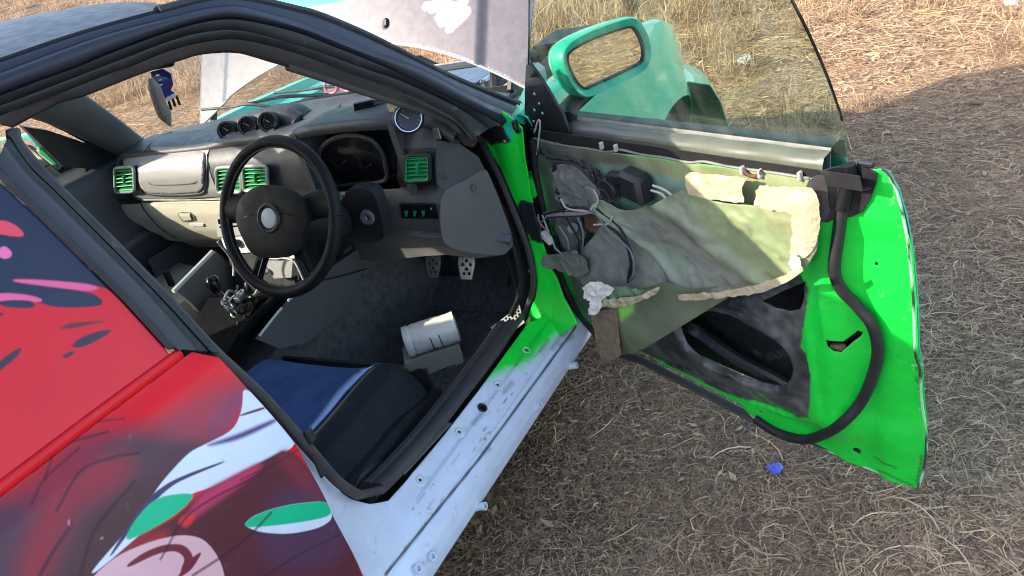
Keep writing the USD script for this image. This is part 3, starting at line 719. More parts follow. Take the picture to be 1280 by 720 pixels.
# ---------------------------------------------- front wings, bumper, engine bay
arch = [(2.10 + 0.52 * math.cos(t), 0.13 + 0.47 * math.sin(t)) for t in np.linspace(-0.1, math.pi + 0.1, 40)]
wing = [(1.16, 0.22), (1.16, 0.905), (1.40, 0.905), (1.75, 0.90), (2.05, 0.885), (2.30, 0.858), (2.40, 0.82), (2.48, 0.76), (2.54, 0.69), (2.60, 0.585), (2.70, 0.56), (2.70, 0.2)]
wp = Polygon(wing).difference(Polygon(arch)).buffer(0)
wp = max(wp.geoms, key=lambda g: g.area) if wp.geom_type == 'MultiPolygon' else wp
def wing_dz(a, b):
    t = sst(a, 1.9, 2.66)
    flare = 0.022 * np.exp(-((np.hypot((a - 2.10) / 0.52, (b - 0.13) / 0.47) - 1.0) * 0.5 / 0.07) ** 2)
    return -0.10 * sst(a, 2.15, 2.7) ** 1.5 + flare + 0.005
V, F = psheet(SIDE, wp, h=0.03, thick=0.004, dz=wing_dz)
def wedge(z0, s=1):
    return 1
for s in (0, 1):
    WG = thing('front_wing', parent=CAR)
    m = (V, F) if s == 0 else mirror((V, F))
    obj(WG, 'wing_panel', m, 'teal_paint', smooth=50)
    xs = np.linspace(1.16, 2.34, 30)
    zt = np.interp(xs, [p[0] for p in wing[1:8]], [p[1] for p in wing[1:8]])
    yo = -(half(zt) + wing_dz(xs, zt))
    fl = [np.stack([xs, yo, zt], 1), np.stack([xs, yo + 0.02, zt + 0.012], 1), np.stack([xs, yo + 0.06, zt + 0.010], 1), np.stack([xs, yo + 0.075, zt - 0.02], 1), np.stack([xs, yo + 0.12, zt - 0.03], 1)]
    f2 = slab(fl, 0.003)
    obj(WG, 'wing_top', f2 if s == 0 else mirror(f2), 'teal_paint', smooth=50)
    lin_ = [np.array([(x, y_, z_) for x, z_ in [(p[0], p[1]) for p in arch[3:-3]]]) for y_ in (-0.80, -0.55)]
    l2 = slab(lin_, 0.004)
    obj(WG, 'arch_liner', l2 if s == 0 else mirror(l2), 'plastic_black')
# bumper: swept across the front
def bump_row(z, x0, w):
    t = np.linspace(-1, 1, 41)
    return np.stack([x0 - 0.46 * np.abs(t) ** 5.5 , t * w, np.full(41, z)], 1)
BM = thing('front_bumper', parent=CAR)
br = [bump_row(z, x, w) for z, x, w in [(0.10, 3.04, 0.82), (0.18, 3.10, 0.885), (0.30, 3.11, 0.90), (0.42, 3.07, 0.895), (0.52, 3.00, 0.88), (0.585, 2.86, 0.84), (0.60, 2.70, 0.78)]]
obj(BM, 'bumper_skin', slab(br[::-1], 0.004), 'teal_paint', smooth=50)
for s in (-1, 1):
    hlp = [(2.36, s * 0.77, 0.83), (2.50, s * 0.76, 0.70), (2.60, s * 0.74, 0.57), (2.80, s * 0.55, 0.57), (2.76, s * 0.50, 0.70), (2.62, s * 0.52, 0.80), (2.45, s * 0.66, 0.845)]
    m = trimesh.convex.convex_hull(np.array(hlp + [(2.4, s * 0.55, 0.62)]))
    hl_ = thing('headlight', parent=CAR)
    obj(hl_, 'housing', tm(m), 'plastic_black', smooth=20)
EB = thing('engine_bay', parent=CAR)
obj(EB, 'bay_floor', slab([[(x, y, z) for y in np.linspace(-0.66, 0.66, 9)] for x, z in ((1.52, 0.9), (1.50, 0.62), (1.6, 0.55), (2.5, 0.55), (2.6, 0.75))], 0.006), 'plastic_black')
obj(EB, 'radiator_support', cbox((2.5, 0, 0.74), (0.08, 1.1, 0.04), 0.01), 'plastic_black')
for s in (-1, 1):
    obj(EB, 'inner_wing', slab([[(x, s * yy_, zz_) for yy_, zz_ in ((0.69, 0.87), (0.62, 0.86), (0.60, 0.70), (0.56, 0.56))] for x in np.linspace(1.5, 2.1, 6)], 0.004), 'teal_paint')
rg = random.Random(11)
obj(EB, 'intercooler', cat(*[cbox((1.85, -0.30 + 0.012 * k, 0.84), (0.22, 0.006, 0.05), 0.001) for k in range(26)], cbox((1.85, -0.33, 0.84), (0.23, 0.03, 0.06), 0.008), cbox((1.85, 0.03, 0.84), (0.23, 0.03, 0.06), 0.008)), 'aluminium')
obj(EB, 'fluid_reservoir', cat(cbox((1.75, -0.50, 0.84), (0.14, 0.10, 0.10), 0.02), cyl((1.75, -0.50, 0.88), (1.75, -0.50, 0.915), 0.025)), 'white_plastic')
obj(EB, 'strut_mount', cat(*[lathe([(0.0, 0.03), (0.03, 0.03), (0.05, 0.015), (0.09, 0.0), (0.10, -0.03)], (1.95, s * 0.52, 0.84), (0, 0, 1), 24) for s in (-1, 1)]), 'dusty_metal')
obj(EB, 'hose', tube(crom([(1.6, -0.45, 0.82), (1.75, -0.4, 0.90), (1.95, -0.42, 0.88), (2.2, -0.3, 0.82)], 8), 0.022, 10), 'rubber')
obj(EB, 'battery', cbox((2.25, -0.42, 0.78), (0.24, 0.17, 0.18), 0.01), 'plastic_black')
# wheels
def wheel(name, c, s):
    W = thing(name, parent=CAR)
    obj(W, 'tyre', lathe([(0.20, -0.09), (0.28, -0.10), (0.305, -0.085), (0.312, -0.05), (0.312, 0.05), (0.305, 0.085), (0.28, 0.10), (0.20, 0.09)], c, (0, s, 0), 40), 'tyre')
    obj(W, 'rim', lathe([(0.205, -0.085), (0.195, 0.02), (0.205, 0.085), (0.215, 0.09)], c, (0, s, 0), 40), 'steel')
    sp_ = []
    for k in range(5):
        a = k / 5 * 2 * math.pi
        d_ = np.array([math.cos(a), 0, math.sin(a)])
        sp_.append(tube([np.array(c) + [0, s * 0.06, 0] + d_ * 0.02, np.array(c) + [0, s * 0.07, 0] + d_ * 0.12, np.array(c) + [0, s * 0.05, 0] + d_ * 0.20], [0.035, 0.022, 0.03], 8, flat=0.5))
    obj(W, 'spokes', cat(*sp_, lathe([(0, 0.075), (0.03, 0.07), (0.06, 0.05), (0.06, 0.0)], c, (0, s, 0), 24)), 'steel')
for x_ in (2.10,):
    for s in (-1, 1):
        if x_ > 0:
            wheel('front_wheel', (x_, s * 0.72, 0.31), s)
for s in (-1, 1):
    wheel('rear_wheel', (-1.25, s * 0.72, 0.31), s)
# ---------------------------------------------- far side and rear of the body
def quarter(s):
    """Rear quarter and tail, plain: behind the photographer."""
    Z = [0.22, 0.31, 0.45, 0.62, 0.78, 0.88, 0.95]
    rows = [np.array([(x, -(half(z) - 0.10 * sst(-x, 1.5, 2.05)) * s * 1.0, z) for x in np.linspace(-2.05, -0.90, 24)]) for z in Z]
    return slab(rows if s > 0 else rows[::-1], 0.004)
archr = Point(-1.25, 0.29).buffer(0.335, quad_segs=16)
qp = Polygon([(-2.05, 0.25), (-0.95, 0.25), (-0.94, 0.96), (-2.05, 0.95)]).difference(archr)
qz = lambda a, b: -0.10 * sst(-a, 1.4, 2.05) ** 2
q_ = psheet(SIDE, qp, 0.04, 0.004, dz=qz)
for s in (0, 1):
    obj(CAR, 'rear_quarter', q_ if s == 0 else mirror(q_), 'teal_paint', smooth=50)
    qg = psheet(TUM, Polygon([(-1.75, 0.0), (-0.98, 0.0), (-0.98, 0.40), (-1.55, 0.36)]), 0.05, 0.004, off=-0.015)
    obj(CAR, 'quarter_glass', qg if s == 0 else mirror(qg), 'gloss_black')
    dp = tube(TUM.p3([(-0.96, 0.0), (-0.96, 0.42)]), 0.03, 8)
    obj(CAR, 'rear_pillar', dp if s == 0 else mirror(dp), 'pillar_black')
obj(CAR, 'tailgate', slab([[(x, y * w, z) for y in np.linspace(-1, 1, 15)] for x, w, z in ((-2.05, 0.72, 0.35), (-2.08, 0.74, 0.6), (-2.07, 0.72, 0.9), (-1.98, 0.62, 1.15), (-1.92, 0.53, 1.35))], 0.006), 'gloss_black', smooth=50)
obj(CAR, 'underbody', cbox((0.3, 0, 0.19), (4.4, 1.3, 0.03), 0.01), 'plastic_black')

# passenger side: rear door, B pillar, front door, mirror
LD = thing('rear_door', parent=CAR)
pl = psheet(SIDE, Polygon([(-0.93, 0.25), (0.03, 0.25), (0.02, 0.955), (-0.93, 0.955)]).difference(archr), 0.05, 0.004)
obj(LD, 'door_skin', mirror(pl), 'teal_paint', smooth=50)
obj(LD, 'window_glass', mirror(psheet(TUM, Polygon([(-0.93, 0.0), (-0.04, 0.0), (-0.04, 0.40), (-0.8, 0.40)]), 0.05, 0.004, off=-0.015)), 'gloss_black')
obj(BP, 'far_pillar', slab([p * [1, -1, 1] for p in (TUM.p3([(-0.06, -0.05), (-0.06, 0.2), (-0.05, 0.42)]), TUM.p3([(0.04, -0.05), (0.03, 0.2), (0.02, 0.42)], -0.03))], 0.02), 'trim_grey')
PD = thing('passenger_door', parent=CAR)
pd_ = Polygon([(0.03, 0.25), (1.16, 0.25), (1.16, 0.93), (0.02, 0.955)])
obj(PD, 'door_skin', mirror(psheet(SIDE, pd_, 0.05, 0.004)), 'teal_paint', smooth=50)
# inner trim, bowed, with ledge
rows = []
for y, z in ((0.775, 0.945), (0.745, 0.958), (0.72, 0.945), (0.705, 0.90), (0.70, 0.80), (0.665, 0.74), (0.66, 0.66), (0.695, 0.60), (0.70, 0.36), (0.69, 0.30)):
    rows.append(np.array([(x, y - 0.012 * sst(x, 0.95, 1.15), z + (0.012 * (0.6 - x) if z > 0.9 else 0)) for x in np.linspace(0.04, 1.18, 24)]))
obj(PD, 'inner_trim', slab(rows[::-1], 0.004), 'dash_dark', smooth=60)
obj(PD, 'armrest', tube(crom([(0.2, 0.66, 0.70), (0.5, 0.64, 0.71), (0.8, 0.655, 0.70), (0.98, 0.69, 0.70)], 5), 0.03, 10, flat=0.6), 'trim_grey')
# sail panel and window
sail = Surf((0, 0.745, 0.945), (1, 0, 0), (0, -0.40, 1), n=(0, -1, -0.40))
obj(PD, 'sail_panel', psheet(sail, sail.tr([(28, 158), (60, 163), (146, 192), (150, 208), (120, 212), (100, 210), (80, 209)]), 0.02, 0.02), 'plastic_black')
obj(PD, 'window_glass', mirror(psheet(TUM, Polygon([(0.02, 0.0), (1.02, -0.01), (0.45, 0.38), (0.05, 0.41)]), 0.05, 0, off=-0.012)), 'clear_glass')
# passenger mirror outside
MC = np.array([0.86, 0.98, 1.015])
def mirror_shell(c, s, f=(-1, 0, 0), sx=0.12, sz=0.075):
    """Rounded housing, open towards the rear; f points to where the glass looks."""
    f = nrm(f); r_ = nrm(np.cross(f, [0, 0, 1])); up_ = np.array([0, 0, 1.0])
    rows = []
    for d, k in ((0.0, 1.0), (0.02, 1.03), (0.05, 0.98), (0.085, 0.84), (0.11, 0.62), (0.125, 0.35), (0.13, 0.02)):
        rr_ = rrect(2 * sx * k, 2 * sz * k, 0.045 * k, 6)
        rows.append(np.asarray(c) - f * d + rr_[:, :1] * r_ + rr_[:, 1:2] * up_)
    rim_ = rrect(2 * sx * 0.93, 2 * sz * 0.9, 0.038, 6)
    rr0 = rrect(2 * sx, 2 * sz, 0.045, 6)
    inner_ = np.asarray(c) - f * 0.012 + rim_[:, :1] * r_ + rim_[:, 1:2] * up_
    edge_ = np.asarray(c) + f * 0.004 + (rr0 * 0.97)[:, :1] * r_ + (rr0 * 0.97)[:, 1:2] * up_
    return grid([inner_, edge_] + rows, closed=True), plate(np.asarray(c) - f * 0.012, r_, np.cross(f, r_) if False else up_, Polygon(rim_), 0.003)
PM = thing('wing_mirror', parent=CAR)
sh, gm = mirror_shell((0.84, 0.96, 1.04), 1, (-1, -0.1, 0))
obj(PM, 'mirror_housing', sh, 'teal_paint', smooth=60)
obj(PM, 'mirror_glass', gm, 'mirror_glass')
obj(PM, 'mirror_stalk', tube([(0.90, 0.90, 1.0), (0.93, 0.80, 0.97)], [0.035, 0.045], 10, flat=0.7), 'plastic_black')
# far A pillar, inside trim
L1 = [(88, 113), (104, 124), (150, 157), (185, 184), (205, 192)]
L2 = [(20, 136), (42, 147), (80, 160), (143, 191), (160, 205)]
fa = lambda px, ys: np.array([atax(u, v, 1, y) for (u, v), y in zip(px, ys)])
a1 = crom(fa(L1, [0.53, 0.55, 0.60, 0.645, 0.67]), 6); a2 = crom(fa(L2, [0.60, 0.615, 0.65, 0.70, 0.72]), 6)
# carry both up to the header
ext1 = a1[0] + (a1[0] - a1[6]) * 1.6; ext2 = a2[0] + (a2[0] - a2[6]) * 2.2
a1 = np.vstack([ext1, a1]); a2 = np.vstack([ext2, a2])
n_ = 24
a1, a2 = resample(a1, n_), resample(a2, n_)
bul = nrm(np.cross(a1[-1] - a1[0], a2[5] - a1[5]))
bul = bul * np.sign(np.dot(CAM - a1[5], bul))
obj(AP, 'far_inner_trim', slab([a1 - bul * 0.02, a1, between(a1, a2, 0.2) + bul * 0.012, between(a1, a2, 0.6) + bul * 0.014, between(a1, a2, 0.9) + bul * 0.004, a2 - bul * 0.01], 0.01), 'trim_grey', smooth=60)
fr = [f for f in far]
obj(AP, 'far_pillar_panel', slab([fr[3] + [0, 0.01, 0], fr[4], fr[5]][::-1], 0.01), 'black_roof_wrap')
# far cant rail inside
obj(RF, 'far_rail', tube(crom([(-1.8, 0.53, 1.34), (-0.5, 0.545, 1.365), (0.1, 0.55, 1.365), (0.42, 0.55, 1.345)], 6), 0.03, 10), 'trim_grey')
# ================================================================== open driver's door
TH = math.radians(61.954)
HG = np.array([1.14143, -0.78863, 0.0])
DD = np.array([-math.cos(TH), -math.sin(TH), 0.0])
DN = np.array([-math.sin(TH), math.cos(TH), 0.0])
def door_h(a, b):
    a = np.asarray(a, float); b = np.asarray(b, float)
    h = -0.045 * sst(a, 0.90, 0.975) - 0.05 * sst(a, 0.97, 1.12)
    h = h - 0.035 * sst(0.33 - b, 0.0, 0.10) * (1 - sst(a, 0.9, 1.0))
    h = h + 0.012 * np.exp(-((b - 0.55) / 0.18) ** 2) * sst(a, 0.78, 0.9) * (1 - sst(a, 0.9, 0.97))
    return h
DOOR = Surf(HG, DD, (0, 0, 1), h=door_h, n=DN)
DFLAT = Surf(HG, DD, (0, 0, 1), n=DN)
D = DOOR.tr
DR = thing('driver_door', parent=CAR)
edge_r = [(1060, 214), (1086, 212), (1101, 211), (1110, 217), (1121, 240), (1130, 276), (1137, 320), (1142, 380), (1144, 440), (1150, 462), (1152, 500), (1158, 548), (1155, 585), (1147, 611)]
edge_b = [(1138, 608), (1095, 590), (1035, 563), (1000, 549), (962, 536), (936, 517), (925, 505), (865, 474), (800, 441), (762, 432), (744, 415)]
edge_l = [(728, 402), (712, 378), (696, 340), (683, 290), (674, 240), (668, 200), (665, 172)]
top = [(700, 182), (760, 190), (830, 199), (900, 208), (1000, 222)]
holes = [D(crom([(848, 404), (868, 392), (905, 396), (945, 417), (978, 440), (987, 466), (976, 484), (938, 478), (900, 462), (868, 444), (852, 424)], 5, closed=True)),
         D([(950, 378), (980, 364), (1004, 354), (1003, 372), (998, 388), (984, 391), (966, 386)]),
         D([(1029, 426), (1040, 429), (1050, 430), (1069, 416), (1075, 419), (1072, 424), (1060, 433), (1048, 444), (1038, 442), (1031, 436)]),
         D([(700, 262), (724, 258), (732, 280), (728, 312), (712, 312), (702, 288)])]
dp = Polygon(np.vstack([D(edge_r), D(edge_b), D(edge_l), D(top)])).buffer(0)
for hh in holes:
    dp = dp.difference(Polygon(hh).buffer(0))
for u, v, r in [(1071, 563, 0.0075), (1091, 333, 0.003), (965, 516, 0.003), (950, 515, 0.005), (1045, 372, 0.0)]:
    if r:
        dp = dp.difference(Point(*D([(u, v)])[0]).buffer(r))
def ddz(a, b):
    blk = Polygon(D([(748, 440), (800, 395), (1000, 345), (1008, 362), (1002, 420), (1012, 470), (1010, 523), (985, 520), (930, 500), (860, 462)]))
    ins = shapely.contains_xy(blk.buffer(0), a, b)
    hole = Polygon(holes[0]).buffer(0)
    dd = shapely.distance(hole, shapely.points(np.c_[a, b]))
    lip = 0.007 * np.exp(-((dd - 0.018) / 0.010) ** 2) - 0.006 * np.exp(-(dd / 0.006) ** 2)
    lum = np.where(ins, 0.010 * fb(a, b, 26, 6) + 0.006 * np.abs(fb(a, b, 60, 9)), 0.0)
    cre = -0.010 * sst(a, 0.868, 0.878) * sst(b, 0.30, 0.36) * (1 - sst(b, 0.74, 0.80)) * (1 - ins)
    cre = cre + 0.006 * np.exp(-((a - 0.905 - 0.10 * (0.6 - b)) / 0.010) ** 2) * sst(b, 0.50, 0.56) * (1 - sst(b, 0.62, 0.68))
    for s_, z_, r_ in ((0.915, 0.625, 0.008), (0.955, 0.565, 0.007), (0.70, 0.275, 0.008), (0.985, 0.71, 0.006), (1.02, 0.50, 0.006), (0.93, 0.36, 0.007), (1.04, 0.62, 0.005)):
        rr_ = np.hypot(a - s_, b - z_)
        cre = cre - 0.0022 * np.exp(-((rr_ - r_) / 0.0022) ** 2)
    return lip * ins + lum - 0.006 * ins + cre + 0.0012 * fb(a, b, 10, 77) * (1 - ins)
V, F = psheet(DOOR, dp, h=0.005, thick=0.0022, dz=ddz)
ab = psheet.ab
nz = fb(ab[:, 0], ab[:, 1], 14, 12)
grn = lin((14, 202, 60)) * (1 + 0.35 * fb(ab[:, 0], ab[:, 1], 5, 14) + 0.25 * fb(ab[:, 0], ab[:, 1], 40, 15))[:, None]
grn = grn + lin((60, 70, 60)) * np.clip(fb(ab[:, 0] * 2, ab[:, 1], 24, 16) - 0.17, 0, 1)[:, None] * 2.5
blk_px = [(742, 425), (752, 380), (800, 350), (1000, 344), (1008, 362), (1006, 395), (1000, 420), (998, 436), (1006, 448), (1012, 470), (1012, 505), (1010, 523), (996, 522), (972, 512), (955, 506), (930, 500), (900, 488), (860, 468), (800, 440), (760, 432)]
dl = [(D([(660, 168), (740, 184), (760, 260), (760, 420), (735, 400), (718, 372), (706, 330), (694, 300), (680, 240)]), (96, 95, 88), 0.02, 0.96),
      (D([(690, 182), (1015, 222), (1020, 290), (880, 280), (830, 240), (730, 205)]), (130, 128, 98), 0.008, 0.95),
      (D([(690, 180), (780, 190), (800, 214), (700, 200)]), (88, 84, 78), 0.02, 0.9),
      (D([(735, 205), (795, 208), (870, 232), (870, 300), (735, 300)]), (112, 138, 122), 0.008, 0.95),
      (Polygon(D(blk_px)).buffer(0), (62, 63, 66), 0.004, 1)]
rg = random.Random(21)
for k in range(26):
    t = rg.random(); i_ = int(t * (len(edge_r) - 5)) + 4
    u_ = edge_r[i_][0] - rg.uniform(1, 9); v_ = edge_r[i_][1] + rg.uniform(-20, 20)
    dl.append((D([(u_, v_), (u_ + rg.uniform(1, 3), v_ + rg.uniform(2, 14)), (u_ - 1, v_ + rg.uniform(3, 9))]), rg.choice([(46, 50, 46), (150, 210, 160), (90, 96, 90)]), 0.001, 0.9))
for l in ([(1140, 606), (1128, 602), (1112, 594), (1098, 588)], [(1146, 604), (1150, 588), (1152, 570)], [(1120, 585), (1104, 578), (1094, 572)], [(1148, 470), (1142, 478), (1150, 486)]):
    dl.append((LineString(D(crom(l, 4))).buffer(0.0022), (52, 56, 52), 0.0015, 0.85))
cols = paint(ab, grn, dl)
mk = shapely.contains_xy(Polygon(D(blk_px)).buffer(0), ab[:, 0], ab[:, 1])
q_ = np.clip(0.5 + 2.2 * fb(ab[mk, 0] * 2, ab[mk, 1], 9, 21), 0, 1) * np.clip(0.6 + 1.6 * fb(ab[mk, 0], ab[mk, 1], 45, 22), 0.2, 1.4)
cols[mk] = lin((26, 27, 30)) * (1 - np.clip(q_, 0, 1))[:, None] + lin((112, 112, 110)) * np.clip(q_, 0, 1)[:, None]
tl = Polygon(D([(664, 172), (1015, 226), (1015, 262), (760, 400), (700, 330)])).buffer(0)
mk = shapely.contains_xy(tl, ab[:, 0], ab[:, 1])
cols[mk] *= (1 + 0.9 * fb(ab[mk, 0], ab[mk, 1] * 1.5, 20, 5))[:, None]
obj(DR, 'inner_panel', (V, F), 'sprayed_paint', cols=cols)
# worn, bare rear and lower hem
rimr = crom(DOOR.px(edge_r[2:], 0.0), 4); rimb = crom(DOOR.px(edge_b[:6], 0.0), 4)
hem = tube(np.vstack([rimr, rimb[1:]]), 0.0028, 6)
hc = paint(np.c_[(hem[0] - HG) @ DD, hem[0][:, 2]], (150, 200, 160), [])
hn = fb((hem[0] - HG) @ DD, hem[0][:, 2], 30, 3)
hc[hn > 0.05] = lin((52, 54, 52)); hc[hn < -0.12] = lin((24, 200, 76))
obj(DR, 'door_hem', hem, 'sprayed_paint', cols=hc)
# outer skin and its dark inside
op = Polygon(np.vstack([DFLAT.tr(edge_r, -0.098), DFLAT.tr(edge_b[:5], -0.098), [(0.75, 0.245), (0.0, 0.25), (0.0, 0.885)], [(0.90, 0.885)]])).buffer(0).buffer(-0.006)
obj(DR, 'outer_skin', psheet(DFLAT, op, 0.025, 0.003, off=-0.102, dz=lambda a, b: -0.035 * np.sin(np.clip((b - 0.2) / 0.72, 0, 1) * np.pi) * (1 - sst(a, 0.95, 1.1))), 'teal_paint', smooth=60)
obj(DR, 'skin_inside', psheet(DFLAT, op.buffer(-0.012).intersection(sbox(-1, 0, 2, 0.865)), 0.03, 0.002, off=-0.090), 'butyl_black', smooth=60)
brc = np.array([(852, 402), (880, 420), (920, 448), (965, 472), (990, 486)])
obj(DR, 'crash_bar', tube(crom(DFLAT.px(brc, -0.045), 5), 0.016, 10), 'butyl_black')
obj(DR, 'lock', cat(cbox(DOOR.px([(1047, 437)], -0.034)[0], (0.032, 0.012, 0.026), 0.003, [nrm(DD - 0.6 * DN), nrm(DN + 0.6 * DD), (0, 0, 1)])), 'foam_brown')
# bottom weatherstrip and perimeter seal
wsx = DOOR.px([(760, 436), (800, 447), (865, 480), (925, 511), (940, 520)], -0.006)
obj(DR, 'bottom_strip', tube(crom(wsx, 6) + [0, 0, -0.010], 0.013, 8, flat=0.6), 'seal_brown')
sl = [(1056, 222), (1053, 255), (1047, 300), (1043, 338), (1052, 362), (1072, 383), (1090, 406), (1097, 436), (1092, 466), (1076, 503), (1050, 531), (1022, 546), (1000, 549), (970, 540), (945, 524)]
obj(DR, 'door_seal', tube(crom(DOOR.px(sl, 0.006), 6), 0.0115, 12, flat=1.0), 'rubber', smooth=60)
sl2 = [(666, 176), (670, 220), (680, 268), (692, 318), (703, 352), (718, 384), (738, 410), (752, 424), (775, 436)]
obj(DR, 'hinge_side_seal', tube(crom(DOOR.px(sl2, 0.008), 6), 0.0095, 10), 'rubber', smooth=60)
obj(DR, 'hinge', cat(*[cbox(HG + [0.0, 0.02, z], (0.07, 0.05, 0.06), 0.008) for z in (0.42, 0.72)]), 'neon_green_paint')
# small scratches and dents near the lock are part of the paint; plug by the lower corner
obj(DR, 'drain_plug', lathe([(0, -0.003), (0.005, -0.002), (0.008, 0.001), (0.0085, -0.001)], DOOR.px([(1071, 563)], -0.002)[0], DN, 16), 'rubber')
# belt line: inner lip, dark channel, outer belt
li = crom(DOOR.px([(668, 173), (700, 181), (735, 186), (760, 190), (775, 187), (800, 193), (830, 197), (860, 203), (880, 202), (910, 208), (960, 215), (1012, 223)], 0.0), 5)
obj(DR, 'inner_belt_lip', tube(li, 0.003, 6), 'dusty_metal')
ch = []
for n_, z_ in ((-0.002, 0.0), (-0.008, -0.030), (-0.030, -0.034)):
    ch.append(np.array([HG + DD * s + DN * n_ + [0, 0, 0.885 + z_ + 0.018 * s] for s in np.linspace(0.03, 1.0, 20)]))
obj(DR, 'window_channel', slab(ch, 0.002), 'rubber')
bw = []
for n_, z_ in ((-0.029, -0.036), (-0.034, -0.010), (-0.040, 0.004), (-0.060, 0.010), (-0.066, 0.004)):
    bw.append(np.array([HG + DD * s + DN * (n_ + 0.002 * math.sin(s * 40)) + [0, 0, 0.885 + z_ + 0.018 * s] for s in np.linspace(0.03, 0.90, 60)]))
bv, bf = slab(bw, 0.002)
bs = (bv - HG) @ DD
bc = lin((72, 70, 66)) * (1 - sst(bs, 0.2, 0.5))[:, None] + lin((84, 86, 72)) * sst(bs, 0.2, 0.5)[:, None]
obj(DR, 'belt_wall', (bv, bf), 'sprayed_paint', cols=bc * (1 + 0.8 * fb(bs, bv[:, 2], 22, 7))[:, None])
ob = []
for n_, z_ in ((-0.066, -0.03), (-0.069, 0.010), (-0.076, 0.020), (-0.094, 0.024), (-0.110, 0.016), (-0.114, -0.03)):
    ob.append(np.array([HG + DD * s + DN * n_ + [0, 0, 0.880 + z_ + 0.018 * s] for s in np.linspace(0.0, 0.895, 20)]))
obj(DR, 'outer_belt', slab(ob[::-1], 0.002), 'dusty_metal')
for u, v in [(752, 182), (770, 185), (928, 213), (950, 217), (1000, 220)]:
    c = DOOR.px([(u, v)], 0.004)[0]
    obj(DR, 'belt_clip', cat(cbox(c, (0.007, 0.012, 0.018), 0.002, [DD, DN, (0, 0, 1)])), 'wire_white')
obj(DR, 'belt_bracket', tube(crom(DOOR.px([(930, 212), (936, 219), (945, 220), (952, 214)], 0.006), 4), 0.004, 6), 'rust')
# window glass
GL = Surf(HG + DN * -0.048 + np.array([0, 0, 0.92]), DD, 0.30 * DN + np.array([0, 0, 1.0]), h=lambda a, b: 0.02 * np.sin(np.clip(b / 0.4, 0, 1) * np.pi) - 0.02)
G = GL.tr
gpx = [(664, 178), (661, 80), (662, 0), (664, -50), (700, -95), (780, -130), (880, -125), (940, -85), (968, -45), (990, 0), (1010, 40), (1034, 95), (1053, 150), (1068, 206), (1066, 218)]
gp = Polygon(G(gpx)).buffer(0).intersection(sbox(0.03, -0.06, 1.0, 0.5))
obj(DR, 'window_glass', psheet(GL, gp, 0.03, 0), 'door_glass', smooth=20)
gedge = crom(GL.px(gpx[1:-2], -0.002), 4)
obj(DR, 'glass_edge', tube(gedge, 0.0026, 6), 'gloss_black')
# sail bracket with rivets
SBK = Surf(HG + DN * -0.025, DD, (0, 0, 1), n=DN)
obj(DR, 'mirror_bracket', psheet(SBK, SBK.tr([(656, 178), (656, 130), (657, 82), (661, 79), (672, 92), (688, 118), (702, 142), (712, 166), (712, 178)]), 0.008, 0.008, dz=lambda a, b: 0.006 * fb(a, b, 40, 4)), 'plastic_black')
for u, v in [(668, 118), (674, 130), (668, 138), (678, 142), (667, 152)]:
    obj(DR, 'rivet', lathe([(0, 0.003), (0.0035, 0.002), (0.005, 0)], SBK.px([(u, v)], 0.006)[0], DN, 10), 'steel')
obj(DR, 'hinge_wire', tube(crom(SBK.px([(668, 165), (673, 150), (675, 158), (671, 190), (668, 205), (674, 232), (681, 262), (686, 290), (694, 312)], 0.03), 5), 0.0022, 6), 'wire_white')
# outside mirror
MS = Surf(HG + DD * 0.10, -DN, (0, 0, 1), n=DD)
mg = MS.tr(crom([(711, 72), (718, 62), (745, 48), (783, 35), (795, 36), (805, 56), (805, 74), (794, 83), (745, 106), (733, 110), (724, 104), (715, 88)], 4, closed=True))
mo = np.array(Polygon(mg).buffer(0.025, quad_segs=6).exterior.segmentize(0.01).coords)[:-1]
mo = resample(np.vstack([mo, mo[:1]]), 61)[:-1]
mi = np.array(Polygon(mg).buffer(-0.001).exterior.coords)
mi = resample(np.vstack([mi, mi[:1]]), 61)[:-1]
cm = mo.mean(0)
st = mo[np.argmin(np.abs(np.arctan2(*(mo - cm).T)))]
mi_al = np.array([mi[np.argmin(np.linalg.norm(mi - p, axis=1))] for p in mo])
rows = [MS.p3(mi_al, -0.010), MS.p3(cm + (mo - cm) * 0.965, 0.004), MS.p3(mo, -0.002)]
for d_, k in ((0.03, 1.02), (0.06, 0.96), (0.09, 0.84), (0.115, 0.64), (0.13, 0.36), (0.135, 0.02)):
    rows.append(MS.p3(cm + (mo - cm) * k + [0, -0.01 * d_], -d_))
obj(DR, 'mirror_housing', grid(rows, closed=True), 'teal_paint', smooth=60)
obj(DR, 'mirror_glass', psheet(MS, mg, 0.02, 0.003, off=-0.008), 'mirror_glass')
rimg = MS.p3(np.vstack([mg, mg[:1]]), -0.004)
obj(DR, 'mirror_rim', tube(rimg, 0.003, 6, caps=False), 'plastic_black')
stalk = np.array([SBK.px([(706, 150)], -0.02)[0], MS.px([(712, 134)], -0.03)[0], MS.px([(735, 112)], -0.05)[0]])
obj(DR, 'mirror_stalk', tube(crom(stalk, 5), 0.030, 12, flat=0.75), 'plastic_black')
